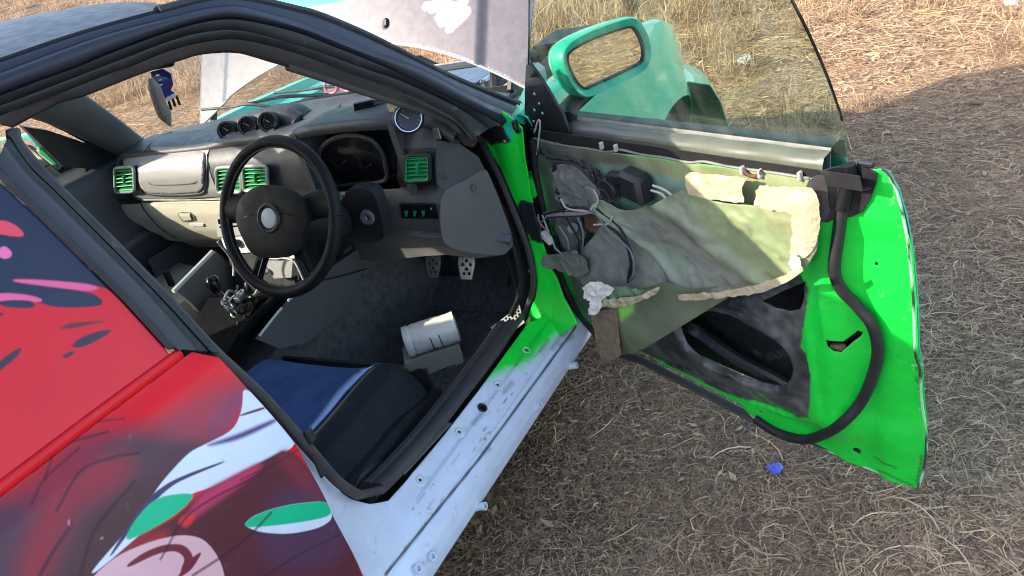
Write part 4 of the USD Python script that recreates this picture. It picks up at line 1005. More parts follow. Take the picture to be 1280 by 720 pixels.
# black upper rear corner of the door
cp = D([(1010, 236), (1015, 224), (1026, 214), (1044, 208), (1072, 205), (1086, 208), (1100, 215), (1098, 228), (1090, 248), (1080, 262), (1068, 269), (1050, 270), (1038, 276), (1026, 274), (1020, 256)])
obj(DR, 'corner_cover', psheet(DOOR, cp, 0.006, 0.006, off=0.008, dz=lambda a, b: 0.004 * fb(a, b, 30, 3)), 'plastic_black', smooth=50)
cp2 = D([(1010, 236), (1015, 224), (1026, 216), (1036, 216), (1040, 240), (1042, 262), (1036, 275), (1026, 273), (1020, 256)])
obj(DR, 'corner_plug', psheet(DOOR, cp2, 0.005, 0.008, off=0.011, dz=lambda a, b: 0.008 * fb(a, b, 45, 9)), 'seal_brown', smooth=50)
obj(DR, 'corner_post', tube(crom(DOOR.px([(1060, 206), (1062, 222), (1056, 245), (1052, 262)], 0.014), 4), 0.013, 12), 'leather_black')
obj(DR, 'corner_latch', cat(cbox(DOOR.px([(1083, 205)], 0.0)[0], (0.032, 0.012, 0.010), 0.003, [DD, DN, (0, 0, 1)])), 'plastic_black')
# ---------------------------------------------- torn vapour sheet
def ridge(a, b, s, seed):
    return np.clip(1 - 5.0 * np.abs(fb(a, b, s, seed, 2)), 0, 1) ** 2
def drape(a, b):
    """Folds: bulges over the mechanism, hollow in the middle, loose at its lower edge."""
    z = 0.024 * fb(a * 1.2, b * 0.6, 7, 31) + 0.010 * fb(a * 0.8 + b, b - a * 0.5, 20, 33)
    z = z + 0.005 * ridge(a, b, 9, 35) * (1 - 0.6 * sst(a, 0.5, 0.7)) + 0.003 * ridge(a * 0.7 + 0.5 * b, b - 0.3 * a, 22, 36)
    z = z + 0.030 * sst(0.66 - b, 0.0, 0.16) * sst(a, 0.10, 0.3)
    z = z - 0.026 * np.exp(-(((a - 0.42) / 0.20) ** 2 + ((b - 0.60) / 0.10) ** 2))
    z = z + 0.016 * np.exp(-((b - (0.80 - 0.42 * (a - 0.45))) / 0.022) ** 2) * sst(a, 0.35, 0.45)
    z = z + 0.012 * np.exp(-((b - (0.74 - 0.6 * (a - 0.27))) / 0.016) ** 2) * sst(a, 0.2, 0.28)
    return z
s1 = crom([(742, 262), (752, 248), (764, 252), (776, 260), (792, 262), (815, 256), (840, 243), (858, 236), (870, 234), (895, 250), (945, 256), (990, 258), (1022, 262), (1024, 290), (1020, 315), (1004, 338), (985, 348), (945, 358), (905, 362), (870, 360), (830, 360), (790, 358), (760, 356), (734, 352), (722, 338), (726, 318), (738, 300), (748, 284)], 4, closed=True)
V, F = psheet(DOOR, D(s1, 0.03), h=0.0045, thick=0.0015, off=0.034, dz=drape)
ab = psheet.ab
base = lin((126, 134, 110)) * (1 + 0.7 * fb(ab[:, 0], ab[:, 1], 8, 41)[:, None])
shl = [(D([(726, 300), (752, 270), (800, 262), (850, 280), (900, 320), (930, 345), (900, 364), (720, 360)], 0.03), (126, 125, 117), 0.035, 0.85),
       (D([(745, 262), (775, 262), (800, 300), (850, 320), (870, 350), (820, 335), (775, 300)], 0.03), (136, 154, 130), 0.02, 0.7),
       (D([(870, 236), (1024, 262), (1020, 330), (960, 350), (930, 320), (880, 270)], 0.03), (122, 134, 92), 0.03, 0.8),
       (D([(950, 258), (1024, 262), (1024, 310), (1000, 300), (975, 280)], 0.03), (136, 132, 96), 0.02, 0.7),
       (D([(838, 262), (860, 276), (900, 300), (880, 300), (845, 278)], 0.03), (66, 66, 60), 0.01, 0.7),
       (D([(738, 300), (790, 310), (800, 350), (735, 352)], 0.03), (112, 110, 106), 0.03, 0.7)]
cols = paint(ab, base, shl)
st = np.clip(fb(ab[:, 0] * 3, ab[:, 1] * 3, 9, 44) - 0.10, 0, 1)[:, None]
cols = cols * (1 - np.minimum(1, 5 * st)) + lin((70, 78, 58)) * np.minimum(1, 5 * st)
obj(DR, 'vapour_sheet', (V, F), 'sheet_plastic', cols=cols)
# hanging flap below the fold
FLP = Surf(HG + DN * 0.075, DD, (0, 0, 1), n=DN)
fl = FLP.tr([(736, 366), (744, 362), (775, 364), (800, 362), (825, 356), (850, 368), (900, 366), (950, 356), (1000, 338), (955, 362), (905, 376), (862, 402), (802, 438), (778, 446), (756, 452), (749, 425), (744, 395)])
V, F = psheet(FLP, fl, h=0.007, thick=0.0015, dz=lambda a, b: 0.015 * fb(a, b, 9, 51) - 0.055 * sst(a, 0.35, 0.85) - 0.05 * sst(0.42 - b, -0.02, 0.2) * 0.5)
ab = psheet.ab
cf = paint(ab, lin((104, 116, 82)) * (1 + 0.5 * fb(ab[:, 0], ab[:, 1], 12, 55)[:, None]),
           [(FLP.tr([(790, 380), (850, 375), (960, 350), (900, 380), (810, 430)]), (112, 108, 92), 0.03, 0.6),
            (FLP.tr([(774, 384), (794, 374), (790, 390), (776, 402)]), (150, 220, 92), 0.008, 0.9),
            (FLP.tr([(736, 380), (772, 376), (778, 446), (756, 452), (744, 395)]), (124, 104, 82), 0.004, 1)])
obj(DR, 'hanging_flap', (V, F), 'sheet_plastic', cols=cf)
fo = FLP.tr([(741, 388), (748, 386), (771, 384), (774, 410), (777, 444), (756, 452), (749, 425)])
obj(DR, 'foam_strip', psheet(FLP, fo, 0.005, 0.008, off=0.010, dz=lambda a, b: 0.006 * fb(a, b, 60, 58)), 'foam_brown', smooth=60)
def torn(px, k, seed):
    r = random.Random(seed)
    P_ = resample(np.vstack([px, px[:1]]), max(24, 5 * len(px)))[:-1]
    return P_ + np.array([[r.gauss(0, k), r.gauss(0, k)] for _ in P_])
def crumple(px, off, amp, name, m, h=0.004, surf=FLP, fr=45, seed=60, thick=0.0007, label=None, under=lambda a, b: 0):
    obj(DR, name, psheet(surf, surf.tr(torn(px, 0.6, seed), off), h, thick, off=off, dz=lambda a, b: under(a, b) + amp * fb(a, b, fr, seed) + amp * 0.6 * ridge(a, b, fr * 0.5, seed + 3) + amp * 0.35 * ridge(a + b, b - a, fr * 0.9, seed + 4)), m, smooth=30, label=label)
crumple([(733, 356), (742, 350), (756, 352), (768, 358), (766, 366), (752, 374), (754, 384), (748, 392), (739, 392), (741, 378), (733, 370)], 0.016, 0.014, 'torn_corner', 'crumpled_paper')
crumple([(752, 382), (756, 372), (790, 370), (812, 364), (824, 356), (827, 360), (820, 368), (796, 378), (770, 384)], 0.020, 0.014, 'torn_edge', 'masking_tape')
crumple([(768, 356), (800, 360), (818, 362), (795, 371), (760, 372)], 0.012, 0.012, 'torn_fold', 'sheet_green')
crumple([(848, 368), (858, 367), (900, 364), (950, 355), (985, 342), (1003, 330), (1005, 338), (985, 352), (950, 366), (900, 372), (852, 376)], -0.004, 0.006, 'tape_edge', 'masking_tape', seed=63)
crumple([(856, 222), (862, 215), (900, 218), (934, 222), (927, 236), (929, 254), (900, 250), (862, 243)], 0.036, 0.0018, 'tape_piece', 'masking_tape', surf=DOOR, fr=30, seed=70, under=drape, h=0.003)
crumple([(945, 238), (952, 231), (985, 234), (1012, 236), (1022, 250), (1025, 280), (1020, 306), (1008, 322), (994, 328), (988, 312), (992, 290), (990, 268), (970, 262), (944, 256)], 0.037, 0.0035, 'tape_corner', 'masking_tape', surf=DOOR, fr=34, seed=75, under=drape, h=0.003)
crumple([(990, 316), (1000, 322), (1004, 334), (992, 340), (986, 328)], 0.046, 0.006, 'tape_scrap', 'crumpled_paper', surf=DOOR, seed=79, under=drape)
crumple([(668, 322), (684, 318), (704, 315), (722, 312), (734, 324), (738, 340), (722, 346), (706, 341), (690, 335), (676, 328)], 0.055, 0.012, 'loose_flap', 'dusty_metal', surf=DFLAT, fr=20, seed=82)
# ---------------------------------------------- bare mechanism at the hinge end
crumple([(690, 210), (702, 204), (730, 206), (748, 216), (756, 238), (758, 258), (735, 260), (716, 258), (700, 250), (694, 232)], 0.014, 0.016, 'dust_membrane', 'dusty_metal', surf=DOOR, fr=22, seed=90, h=0.005)
for l, r_ in (([(672, 187), (690, 196), (720, 204), (742, 212), (752, 232), (760, 252)], 0.007), ([(692, 206), (696, 232), (704, 254), (716, 262)], 0.006), ([(744, 214), (752, 236), (757, 262), (764, 286)], 0.009), ([(682, 280), (694, 300), (700, 318)], 0.010), ([(728, 262), (734, 290), (732, 316)], 0.009)):
    obj(DR, 'sealant_bead', tube(crom(DOOR.px(l, 0.022), 6) + 0.003 * np.random.default_rng(int(r_ * 1e4)).normal(size=(len(crom(l, 6)), 3)), r_, 7, flat=0.6), 'butyl_black', smooth=60)
obj(DR, 'foam_pad', psheet(DOOR, D([(700, 262), (724, 264), (732, 290), (726, 312), (708, 308), (698, 286)]), 0.006, 0.01, off=0.012, dz=lambda a, b: 0.010 * fb(a, b, 40, 99)), 'dusty_metal', smooth=40)
obj(DR, 'window_motor', cat(cbox(DOOR.px([(795, 232)], 0.03)[0], (0.07, 0.05, 0.07), 0.01, [DD + [0, 0, -.2], DN, (0, 0, 1)]), lathe([(0.0, 0.022), (0.024, 0.022), (0.030, 0.015), (0.032, 0.0)], DOOR.px([(766, 234)], 0.02)[0], DN, 20), cbox(DOOR.px([(778, 222)], 0.035)[0], (0.10, 0.03, 0.025), 0.006, [DD + [0, 0, .1], DN, (0, 0, 1)])), 'plastic_black')
obj(DR, 'regulator_arm', cat(cbox(DOOR.px([(750, 262)], 0.022)[0], (0.03, 0.02, 0.13), 0.005, [DD, DN, nrm(DD * -0.35 + [0, 0, 1])]), cbox(DOOR.px([(738, 225)], 0.012)[0], (0.02, 0.02, 0.16), 0.004, [DD, DN, nrm(DD * 0.9 + [0, 0, -0.6])])), 'dusty_metal')
obj(DR, 'rust_plate', psheet(DOOR, D([(744, 254), (758, 254), (764, 276), (752, 284), (744, 276)]), 0.006, 0.004, off=0.034), 'rust')
for i, l in enumerate([[(816, 232), (828, 236), (838, 243), (850, 256)], [(814, 238), (826, 242), (834, 250), (842, 262)]]):
    obj(DR, 'control_rod', tube(crom(DOOR.px(l, 0.03), 5), 0.0028, 8), 'wire_white')
rg = random.Random(5)
strands = [[(672, 268), (676, 274), (690, 268), (715, 266), (738, 264), (748, 270), (768, 292), (788, 312), (792, 345), (778, 358)],
           [(670, 272), (672, 284), (678, 290)], [(674, 270), (678, 282), (684, 290)], [(677, 269), (682, 280), (688, 291)],
           [(680, 268), (712, 262), (735, 264), (752, 278), (780, 305), (786, 335), (780, 352)], [(702, 250), (714, 260), (738, 262), (745, 260)],
           [(704, 262), (712, 280), (720, 300), (722, 318)], [(722, 268), (728, 290), (728, 315)], [(742, 236), (744, 250), (740, 262)],
           [(730, 200), (738, 215), (746, 232), (756, 240), (765, 248), (776, 246)], [(690, 202), (714, 202), (730, 212), (742, 226)],
           [(744, 280), (752, 279), (764, 278), (768, 270)], [(700, 280), (708, 300), (712, 318)], [(745, 262), (772, 288), (788, 318), (789, 340), (784, 350)],
           [(690, 300), (694, 308), (702, 316)], [(700, 318), (722, 326), (742, 336), (756, 348)]]
wm = ['wire_grey', 'wire_pink', 'wire_pink', 'wire_white', 'wire_black', 'wire_white', 'wire_black', 'wire_grey', 'wire_white', 'wire_black', 'wire_black', 'wire_white', 'wire_grey', 'wire_black', 'wire_white', 'wire_black']
for l, m in zip(strands, wm):
    p = DOOR.px(l, 0.045) + np.array([[rg.gauss(0, 0.003) for _ in range(3)] for _ in l])
    obj(DR, 'wire', tube(crom(p, 5), 0.0034 if m == 'wire_black' else 0.0024, 6), m)
for k in range(7):
    l = [(680 + k * 0.8, 266 + k), (700, 262 + k * 1.5), (722, 260 + k * 1.7), (738, 262 + k)]
    obj(DR, 'wire', tube(crom(DOOR.px(l, 0.040 + 0.002 * k), 5), 0.0022, 6), ['wire_grey', 'wire_white', 'wire_black', 'wire_grey', 'wire_pink', 'wire_grey', 'wire_black'][k])
cc = DOOR.px([(684, 297)], 0.06)[0]
obj(DR, 'connector', cat(cbox(cc, (0.034, 0.018, 0.022), 0.003, [nrm(DD - [0, 0, .6]), DN, (0, 0, 1)]), *[cbox(cc + nrm(DD - np.array([0, 0, .6])) * (0.006 * k - 0.012) + DN * 0.009 + [0, 0, zz_], (0.0035, 0.004, 0.004), 0.0006) for k in range(5) for zz_ in (-0.005, 0.004)]), 'wire_white')
obj(DR, 'mechanism', cat(cbox(DOOR.px([(712, 296)], 0.01)[0], (0.05, 0.03, 0.08), 0.006, [DD, DN, (0, 0, 1)]), cbox(DOOR.px([(735, 300)], 0.004)[0], (0.03, 0.02, 0.12), 0.005, [DD, DN, (0, 0, 1)]), cyl(DOOR.px([(716, 285)], 0.01)[0], DOOR.px([(716, 285)], 0.04)[0], 0.014)), 'dusty_metal')
# ================================================================== interior
_zx = [(0.58, 1.06), (0.625, 1.02), (0.66, 0.965), (0.71, 0.940), (0.77, 0.930), (0.81, 0.936), (0.82, 0.944), (0.828, 0.936), (0.85, 0.928), (0.90, 0.930), (0.935, 0.938), (0.960, 0.955), (0.975, 0.975), (0.985, 1.01)]
def facex(z):
    return np.interp(z, [p[0] for p in _zx], [p[1] for p in _zx])
DASH = Surf((0.93, 0, 0), (0, 1, 0), (0, 0, 1), n=(-1, 0, 0), h=lambda a, b: 0.93 - facex(b))
T = DASH.tr
DB = thing('dashboard', parent=CAR)
wy, wx = (wsb[:, 1], wsb[:, 0]) if wsb[0, 1] < wsb[-1, 1] else (wsb[::-1, 1], wsb[::-1, 0])
def hump(y):
    return 0.040 * np.exp(-np.abs((y + 0.365) / 0.21) ** 4) + 0.012 * np.exp(-((y - 0.04) / 0.14) ** 4)
ys = np.linspace(-0.685, 0.70, 113)
def top_row(y):
    xw = np.interp(y, wy, wx) - 0.01
    e = sst(abs(y), 0.60, 0.70)
    hb = hump(y)
    lipx = 0.965 - 0.05 * np.exp(-np.abs((y + 0.365) / 0.19) ** 6)
    pts = [(xw, 0.957), (xw - 0.05, 0.968), (between(xw, 1.05, 0.5), 0.982 + 0.1 * hb), (1.09, 0.990 + 0.5 * hb), (1.03, 0.990 + 0.9 * hb), (0.995, 0.987 + hb), (lipx + 0.006, 0.980 + hb), (lipx, 0.972 + hb * 0.95), (lipx + 0.004, 0.962 + hb * 0.9), (lipx + 0.03, 0.956 + hb * 0.8)]
    return np.array([(x - 0.0 * e, y, z - 0.05 * e * e) for x, z in pts])
rows = np.array([top_row(y) for y in ys])
obj(DB, 'dash_top', slab(rows, 0.004), 'dash_dark', smooth=70)
def face(y0, y1, z1, z0, name, m, dx=0.0, label=None, curve=True):
    yy_ = np.linspace(y0, y1, 40)
    zz_ = np.linspace(z1, z0, 26)
    rws = np.array([[(facex(z) + dx + (0.16 * sst(abs(y), 0.60, 0.74) if curve else 0), y, z) for z in zz_] for y in yy_])
    return obj(DB, name, slab(rws[:, ::-1] if False else rws, 0.006), m, smooth=60, label=label)
def facepx(px, off, thick, name, m, h=0.008, rnd=0.0, label=None, dz=None):
    p = Polygon(T(px, off)).buffer(0)
    if rnd:
        p = p.buffer(-rnd).buffer(rnd, quad_segs=5)
    return obj(DB, name, psheet(DASH, p, h, thick, off=off, dz=dz), m, smooth=60, label=label)
face(0.20, 0.72, 0.985, 0.826, 'passenger_fascia', 'dash_silver', 0.006)
face(-0.20, 0.20, 0.985, 0.58, 'centre_fascia', 'dash_dark', 0.008, curve=False)
face(-0.63, -0.54, 0.985, 0.80, 'driver_fascia', 'dash_dark', 0.008)
face(-0.56, -0.19, 0.985, 0.80, 'cluster_back', 'plastic_black', 0.10, curve=False)
for y in (-0.205, -0.545):
    obj(DB, 'cluster_cheek', slab([[(0.925, y, z), (1.06, y, z)] for z in np.linspace(0.80, 1.0, 6)], 0.02), 'dash_dark')
face(-0.63, -0.19, 0.812, 0.585, 'driver_lower_panel', 'dash_grey', 0.012)
face(0.19, 0.74, 0.815, 0.585, 'passenger_lower_panel', 'dash_light', 0.012)
# airbag cover: padded, proud of the fascia, wrapping over the top
ab_px = [(177, 192), (176, 215), (178, 234), (184, 241), (215, 243), (248, 241), (255, 234), (257, 212), (258, 190), (240, 186), (200, 186)]
facepx(ab_px, 0.002, 0.006, 'airbag_cover', 'dash_silver', h=0.008, rnd=0.012, dz=lambda a, b: 0.010 * np.sin(np.clip((b - 0.845) / 0.14, 0, 1) * np.pi))
obj(DB, 'airbag_seam', tube(crom(DASH.px([(176, 194), (175, 215), (177, 236), (184, 243), (215, 245), (249, 243), (257, 235), (259, 212), (259, 192)], 0.003), 5), 0.0022, 6), 'plastic_black')
obj(DB, 'airbag_crease', tube(crom(DASH.px([(186, 228), (190, 231), (215, 231), (240, 229), (244, 226)], 0.013), 5), 0.0010, 6), 'dash_grey')
ts_ = np.array([atax(u, v, 2, 0.992) for u, v in [(178, 190), (190, 178), (205, 169), (215, 165)]]); obj(DB, 'airbag_seam', tube(crom(ts_, 5), 0.0022, 6), 'plastic_black')
# glove box lid with latch
gb = [(150, 256), (180, 254), (285, 254), (300, 256), (300, 300), (285, 303), (250, 303), (215, 300), (190, 290), (165, 276)]
facepx(gb, 0.004, 0.01, 'glove_box_lid', 'dash_light', h=0.012, rnd=0.008)
obj(DB, 'lid_gap', tube(crom(DASH.px([(176, 254), (180, 262), (190, 274), (204, 288), (222, 299)], 0.014), 5), 0.0022, 6), 'plastic_black')
obj(DB, 'fascia_gap', tube(crom(DASH.px([(146, 251), (180, 250), (230, 250), (285, 249), (300, 249)], 0.002), 5), 0.003, 6), 'plastic_black')
facepx([(222, 267), (227, 265), (238, 266), (243, 270), (245, 276), (235, 278), (228, 277)], 0.006, 0.004, 'latch_recess', 'trim_grey', h=0.004)
facepx([(223, 267), (237, 267), (239, 275), (229, 276)], 0.010, 0.004, 'latch_handle', 'dash_light', h=0.004)
facepx([(236, 280), (254, 280), (254, 283), (238, 283)], 0.008, 0.003, 'latch_lip', 'white_plastic', h=0.004)
# air vents: frame, back and slats
def vent(TL, TR, BR, BL, n=6, dark=False, frame_m='dash_silver', off=0.020, tilt=0.0):
    c = DASH.px([TL, TR, BR, BL], off)
    V_ = thing('air_vent', parent=CAR)
    nn = nrm(np.cross(c[1] - c[0], c[3] - c[0])); nn = nn * np.sign(np.dot(nn, CAM - c[0]))
    obj(V_, 'vent_back', thicken(*grid([c[[0, 1]] - nn * 0.013, c[[3, 2]] - nn * 0.013]), 0.003), 'vent_dark')
    ring = []
    for i in range(4):
        a_, b_ = c[i], c[(i + 1) % 4]
        ring += [a_ * 0.88 + b_ * 0.12, (a_ + b_) / 2, a_ * 0.12 + b_ * 0.88]
    ring = crom(ring, 4, closed=True)
    ring = np.vstack([ring, ring[:1]])
    obj(V_, 'vent_frame', tube(ring, 0.0050, 8, caps=False), frame_m)
    obj(V_, 'vent_trim', tube((ring - c.mean(0)) * 0.93 + c.mean(0), 0.0038, 8, caps=False), 'vent_green')
    for i in range(4):
        a_, b_ = c[i], c[(i + 1) % 4]
        obj(V_, 'vent_wall', thicken(*grid([[a_, b_], [a_ - nn * 0.013, b_ - nn * 0.013]]), 0.002), 'vent_dark')
    for k in range(n):
        t = (k + 0.75) / (n + 0.5)
        a_, b_ = c[0] * (1 - t) + c[3] * t, c[1] * (1 - t) + c[2] * t
        a_, b_ = a_ * 0.95 + b_ * 0.05, a_ * 0.05 + b_ * 0.95
        e = nrm(b_ - a_); dz_ = nrm(np.cross(e, nn)) * 0.5 + nn
        obj(V_, 'slat', cbox((a_ + b_) / 2 - nn * 0.006, (np.linalg.norm(b_ - a_), 0.014, 0.0032), 0.001, [e, nrm(dz_), np.cross(e, nrm(dz_))]), 'vent_green')
    m0 = (c[0] + c[3]) / 2 * 0.5 + (c[1] + c[2]) / 2 * 0.5
    obj(V_, 'vane', cbox(m0 - nn * 0.002, (0.005, 0.014, 0.03), 0.001, [nrm(c[1] - c[0]), nn, nrm(c[0] - c[3])]), 'vent_green')
    return V_
vent((143, 210), (167, 208), (168, 239), (144, 241), 6)
vent((270, 210), (300, 208), (302, 240), (272, 241), 6)
vent((303, 208), (333, 207), (335, 237), (305, 239), 6)
vent((506, 195), (536, 193), (537, 226), (506, 228), 6, frame_m='plastic_black')
facepx([(498, 187), (545, 185), (546, 236), (499, 238)], 0.001, 0.003, 'vent_surround', 'plastic_black', rnd=0.008)
# instrument cluster
CL = Surf((1.0, 0, 0.9), (0, 1, 0), (-0.35, 0, 1), n=(-1, 0, -0.35))
CT = thing('instrument_cluster', parent=CAR)
clp = crom([(398, 205), (402, 184), (420, 172), (440, 169), (462, 174), (476, 188), (482, 208), (480, 226), (440, 230), (402, 232)], 4, closed=True)
obj(CT, 'dial_board', psheet(CL, CL.tr(clp), 0.01, 0.004), 'gauge_face')
obj(CT, 'cluster_bezel', tube(np.vstack([CL.px(clp, 0.02), CL.px(clp[:1], 0.02)]), 0.006, 8, caps=False), 'dash_dark')
for cu, cv, r in ((432, 200, 0.050), (464, 204, 0.042), (408, 208, 0.034)):
    c = CL.px([(cu, cv)], 0.004)[0]
    x_, y_, n_ = frame(CL.n)
    a = np.linspace(0, 2 * np.pi, 33)
    obj(CT, 'dial_ring', tube(c + r * (np.cos(a)[:, None] * x_ + np.sin(a)[:, None] * y_), 0.0010, 6, caps=False), 'cluster_print')
    obj(CT, 'dial_ticks', cat(*[cbox(c + r * 0.86 * (math.cos(t) * x_ + math.sin(t) * y_), (0.008, 0.002, 0.001), 0.0003, [math.cos(t) * x_ + math.sin(t) * y_, -math.sin(t) * x_ + math.cos(t) * y_, n_]) for t in np.linspace(-0.7, 3.84, 15)]), 'cluster_print')
    obj(CT, 'needle', tube([c + n_ * 0.004, c + n_ * 0.004 + r * 0.75 * (math.cos(3.6) * x_ + math.sin(3.6) * y_)], [0.0022, 0.0008], 6), 'pink_plastic')
obj(CT, 'cluster_lens', psheet(CL, CL.tr(clp, 0.02), 0.02, 0, off=0.02), 'lens_glass')
# switches below the driver's vent
facepx([(499, 254), (543, 255), (547, 274), (502, 273)], 0.003, 0.004, 'switch_panel', 'plastic_black', rnd=0.003)
for k in range(4):
    u0 = 502 + 10.6 * k
    facepx([(u0, 256.5), (u0 + 9, 256.5), (u0 + 10, 272), (u0 + 1.5, 272)], 0.010, 0.006, 'switch', 'gloss_black', h=0.004)
    if k < 3:
        facepx([(u0 + 3, 264), (u0 + 8, 263.5), (u0 + 7, 270), (u0 + 5, 271.5)], 0.0115, 0.001, 'switch_mark', 'vent_green', h=0.003)
    else:
        facepx([(u0 + 4, 260), (u0 + 6, 260), (u0 + 6, 262), (u0 + 4, 262)], 0.0115, 0.001, 'switch_mark', 'gauge_print', h=0.003)
facepx([(528, 293), (556, 294), (566, 305), (542, 305)], -0.004, 0.004, 'coin_tray', 'plastic_black')
obj(DB, 'coin_tray_rim', tube(crom(DASH.px([(526, 292), (558, 293), (570, 306), (541, 306), (526, 292)], 0.003), 4), 0.0025, 6), 'dash_grey')
# dash end panel towards the door
EN = Surf((0.915, -0.60, 0.75), (0.80, -0.60, 0), (0, 0, 1), n=(-0.60, -0.80, 0))
obj(DB, 'end_panel', psheet(EN, EN.tr(crom([(556, 238), (580, 225), (604, 212), (612, 222), (626, 256), (640, 298), (636, 312), (622, 318), (585, 315), (562, 308), (552, 296), (550, 260)], 4, closed=True)), 0.012, 0.01, off=0.004), 'dash_grey', smooth=60)
obj(DB, 'end_fascia', psheet(EN, EN.tr([(545, 175), (575, 180), (598, 196), (606, 212), (580, 226), (555, 240), (546, 230)]), 0.012, 0.01), 'dash_dark', smooth=60)
obj(DB, 'end_clip', cbox(EN.px([(592, 235)], 0.012)[0], (0.012, 0.008, 0.02), 0.003), 'trim_grey')
obj(DB, 'knee_pad', psheet(DASH, T([(436, 296), (520, 292), (640, 300), (634, 316), (600, 320), (560, 316), (530, 318), (480, 324), (440, 322)]), 0.012, 0.02, off=0.012), 'dash_grey', smooth=60)
# ---------------------------------------------- gauges and things on the dash top
def gauge(c, axis, r, name='gauge', stem=0.05):
    G_ = thing(name, parent=CAR)
    c = np.asarray(c, float); x_, y_, n_ = frame(axis)
    obj(G_, 'gauge_case', lathe([(r * 0.2, -stem), (r * 0.8, -stem * 0.92), (r * 1.05, -stem * 0.4), (r * 1.14, 0.0), (r * 1.14, 0.012), (r * 1.05, 0.014), (r * 1.0, 0.006), (r * 1.0, -0.004)], c, n_, 36), 'plastic_black', smooth=60)
    obj(G_, 'gauge_bezel', lathe([(r * 0.90, 0.004), (r * 0.94, 0.0085), (r * 1.0, 0.0085), (r * 1.04, 0.004)], c, n_, 36), 'chrome', smooth=60)
    obj(G_, 'gauge_face', lathe([(0.0, -0.004), (r * 0.92, -0.004)], c, n_, 36), 'gauge_face')
    obj(G_, 'gauge_ticks', cat(*[cbox(c - n_ * 0.003 + r * 0.72 * (math.cos(t) * x_ + math.sin(t) * y_), (r * (0.2 if k % 2 else 0.12), 0.0014, 0.001), 0.0003, [math.cos(t) * x_ + math.sin(t) * y_, -math.sin(t) * x_ + math.cos(t) * y_, n_]) for k, t in enumerate(np.linspace(-0.8, 3.94, 13))]), 'gauge_print')
    t = 2.4
    obj(G_, 'gauge_needle', tube([c - n_ * 0.001, c - n_ * 0.001 + r * 0.7 * (math.cos(t) * x_ + math.sin(t) * y_)], [0.0016, 0.0006], 6), 'white_plastic')
    obj(G_, 'gauge_glass', lathe([(0.0, 0.006), (r * 0.92, 0.005)], c, n_, 36), 'lens_glass')
    return G_
for u, v in ((285, 163.5), (311, 157.5), (336, 152.5)):
    gauge(atax(u, v, 0, 1.0), (-1, -0.42, 0.22), 0.0265, stem=0.075)
podp = np.array([atax(u, v, 0, 1.035) for u, v in ((275, 160), (300, 150), (326, 143), (350, 142), (366, 150))])
obj(DB, 'gauge_pod', cat(tube(crom(podp + [0.02, 0, -0.018], 6), [0.034] * 25, 12, flat=0.9), tube(crom(podp[2:] + [0.06, 0, -0.02], 6), 0.036, 12, flat=0.8)), 'dash_dark', smooth=60)
gauge(atax(511, 148, 0, 0.90), (-1, -0.55, 0.45), 0.034, stem=0.05)
obj(DB, 'gauge_bracket', cat(cbox(atax(535, 168, 0, 1.0), (0.05, 0.012, 0.03), 0.003), tube([atax(515, 165, 0, 1.01), atax(522, 190, 0, 0.97)], 0.008, 8)), 'plastic_black')
obj(DB, 'gauge_bracket', cat(cbox(atax(546, 167, 0, 0.95), (0.006, 0.02, 0.03), 0.002), ), 'steel')
obj(DB, 'visor_clip', psheet(Surf(atax(491, 133, 0, 0.97), (0.3, -1, 0), (0, 0, 1), n=(-1, -0.3, 0)), rrect(0.030, 0.034, 0.012), 0.005, 0.008), 'masking_tape')

def loose(name, mesh, m, label, cat_, smooth=40):
    return obj('/World', name, mesh, m, smooth=smooth, label=label, cat=cat_)
c = atax(455, 133, 2, 1.035)
PHN = thing('phone_holder', 'small black phone holder on the dash top below the windscreen pillar', 'phone holder')
obj(PHN, 'holder_body', cbox(c, (0.012, 0.062, 0.028), 0.004, [nrm((1, 0.3, -0.3)), nrm((-0.3, 1, 0)), (0.3, 0, 1)]), 'gloss_black')
obj(PHN, 'holder_arm', tube([c + [0.01, -0.02, 0.0], c + [0.05, -0.045, -0.01], c + [0.06, -0.06, -0.03]], 0.011, 8), 'plastic_black')
obj(PHN, 'holder_clip', cbox(c + [0.03, -0.02, 0.018], (0.02, 0.04, 0.006), 0.002), 'white_plastic')
TR = Surf(atax(400, 142, 2, 1.005), (1, 0, 0.06), (0, 1, 0), n=(-0.06, 0, 1))
tp = TR.tr([(378, 144), (395, 138), (402, 131), (414, 134), (426, 130), (424, 135), (408, 142), (396, 146), (380, 150)])
loose('plastic_tray', psheet(TR, tp, 0.01, 0.008, off=0.004), 'trim_grey', 'flat dark grey plastic plate lying on the dash top right of the three gauges', 'plate')
c = atax(424, 112, 2, 0.995)
TY = thing('sunglasses', 'pink and white sunglasses lying at the foot of the windscreen', 'sunglasses')
for s in (-1, 1):
    a = np.linspace(0, 2 * np.pi, 17)
    obj(TY, 'lens_rim', tube(c + np.stack([0 * a, s * 0.032 + 0.026 * np.cos(a), 0.012 + 0.020 * np.sin(a)], 1), 0.0045, 8, caps=False), 'pink_plastic')
    obj(TY, 'temple', tube(crom([c + [0, s * 0.06, 0.014], c + [0.06, s * 0.062, 0.012], c + [0.11, s * 0.05, 0.0]], 4), 0.003, 6), 'white_plastic')
obj(TY, 'bridge', tube(crom([c + [0, -0.008, 0.016], c + [-0.002, 0, 0.022], c + [0, 0.008, 0.016]], 4), 0.003, 6), 'white_plastic')
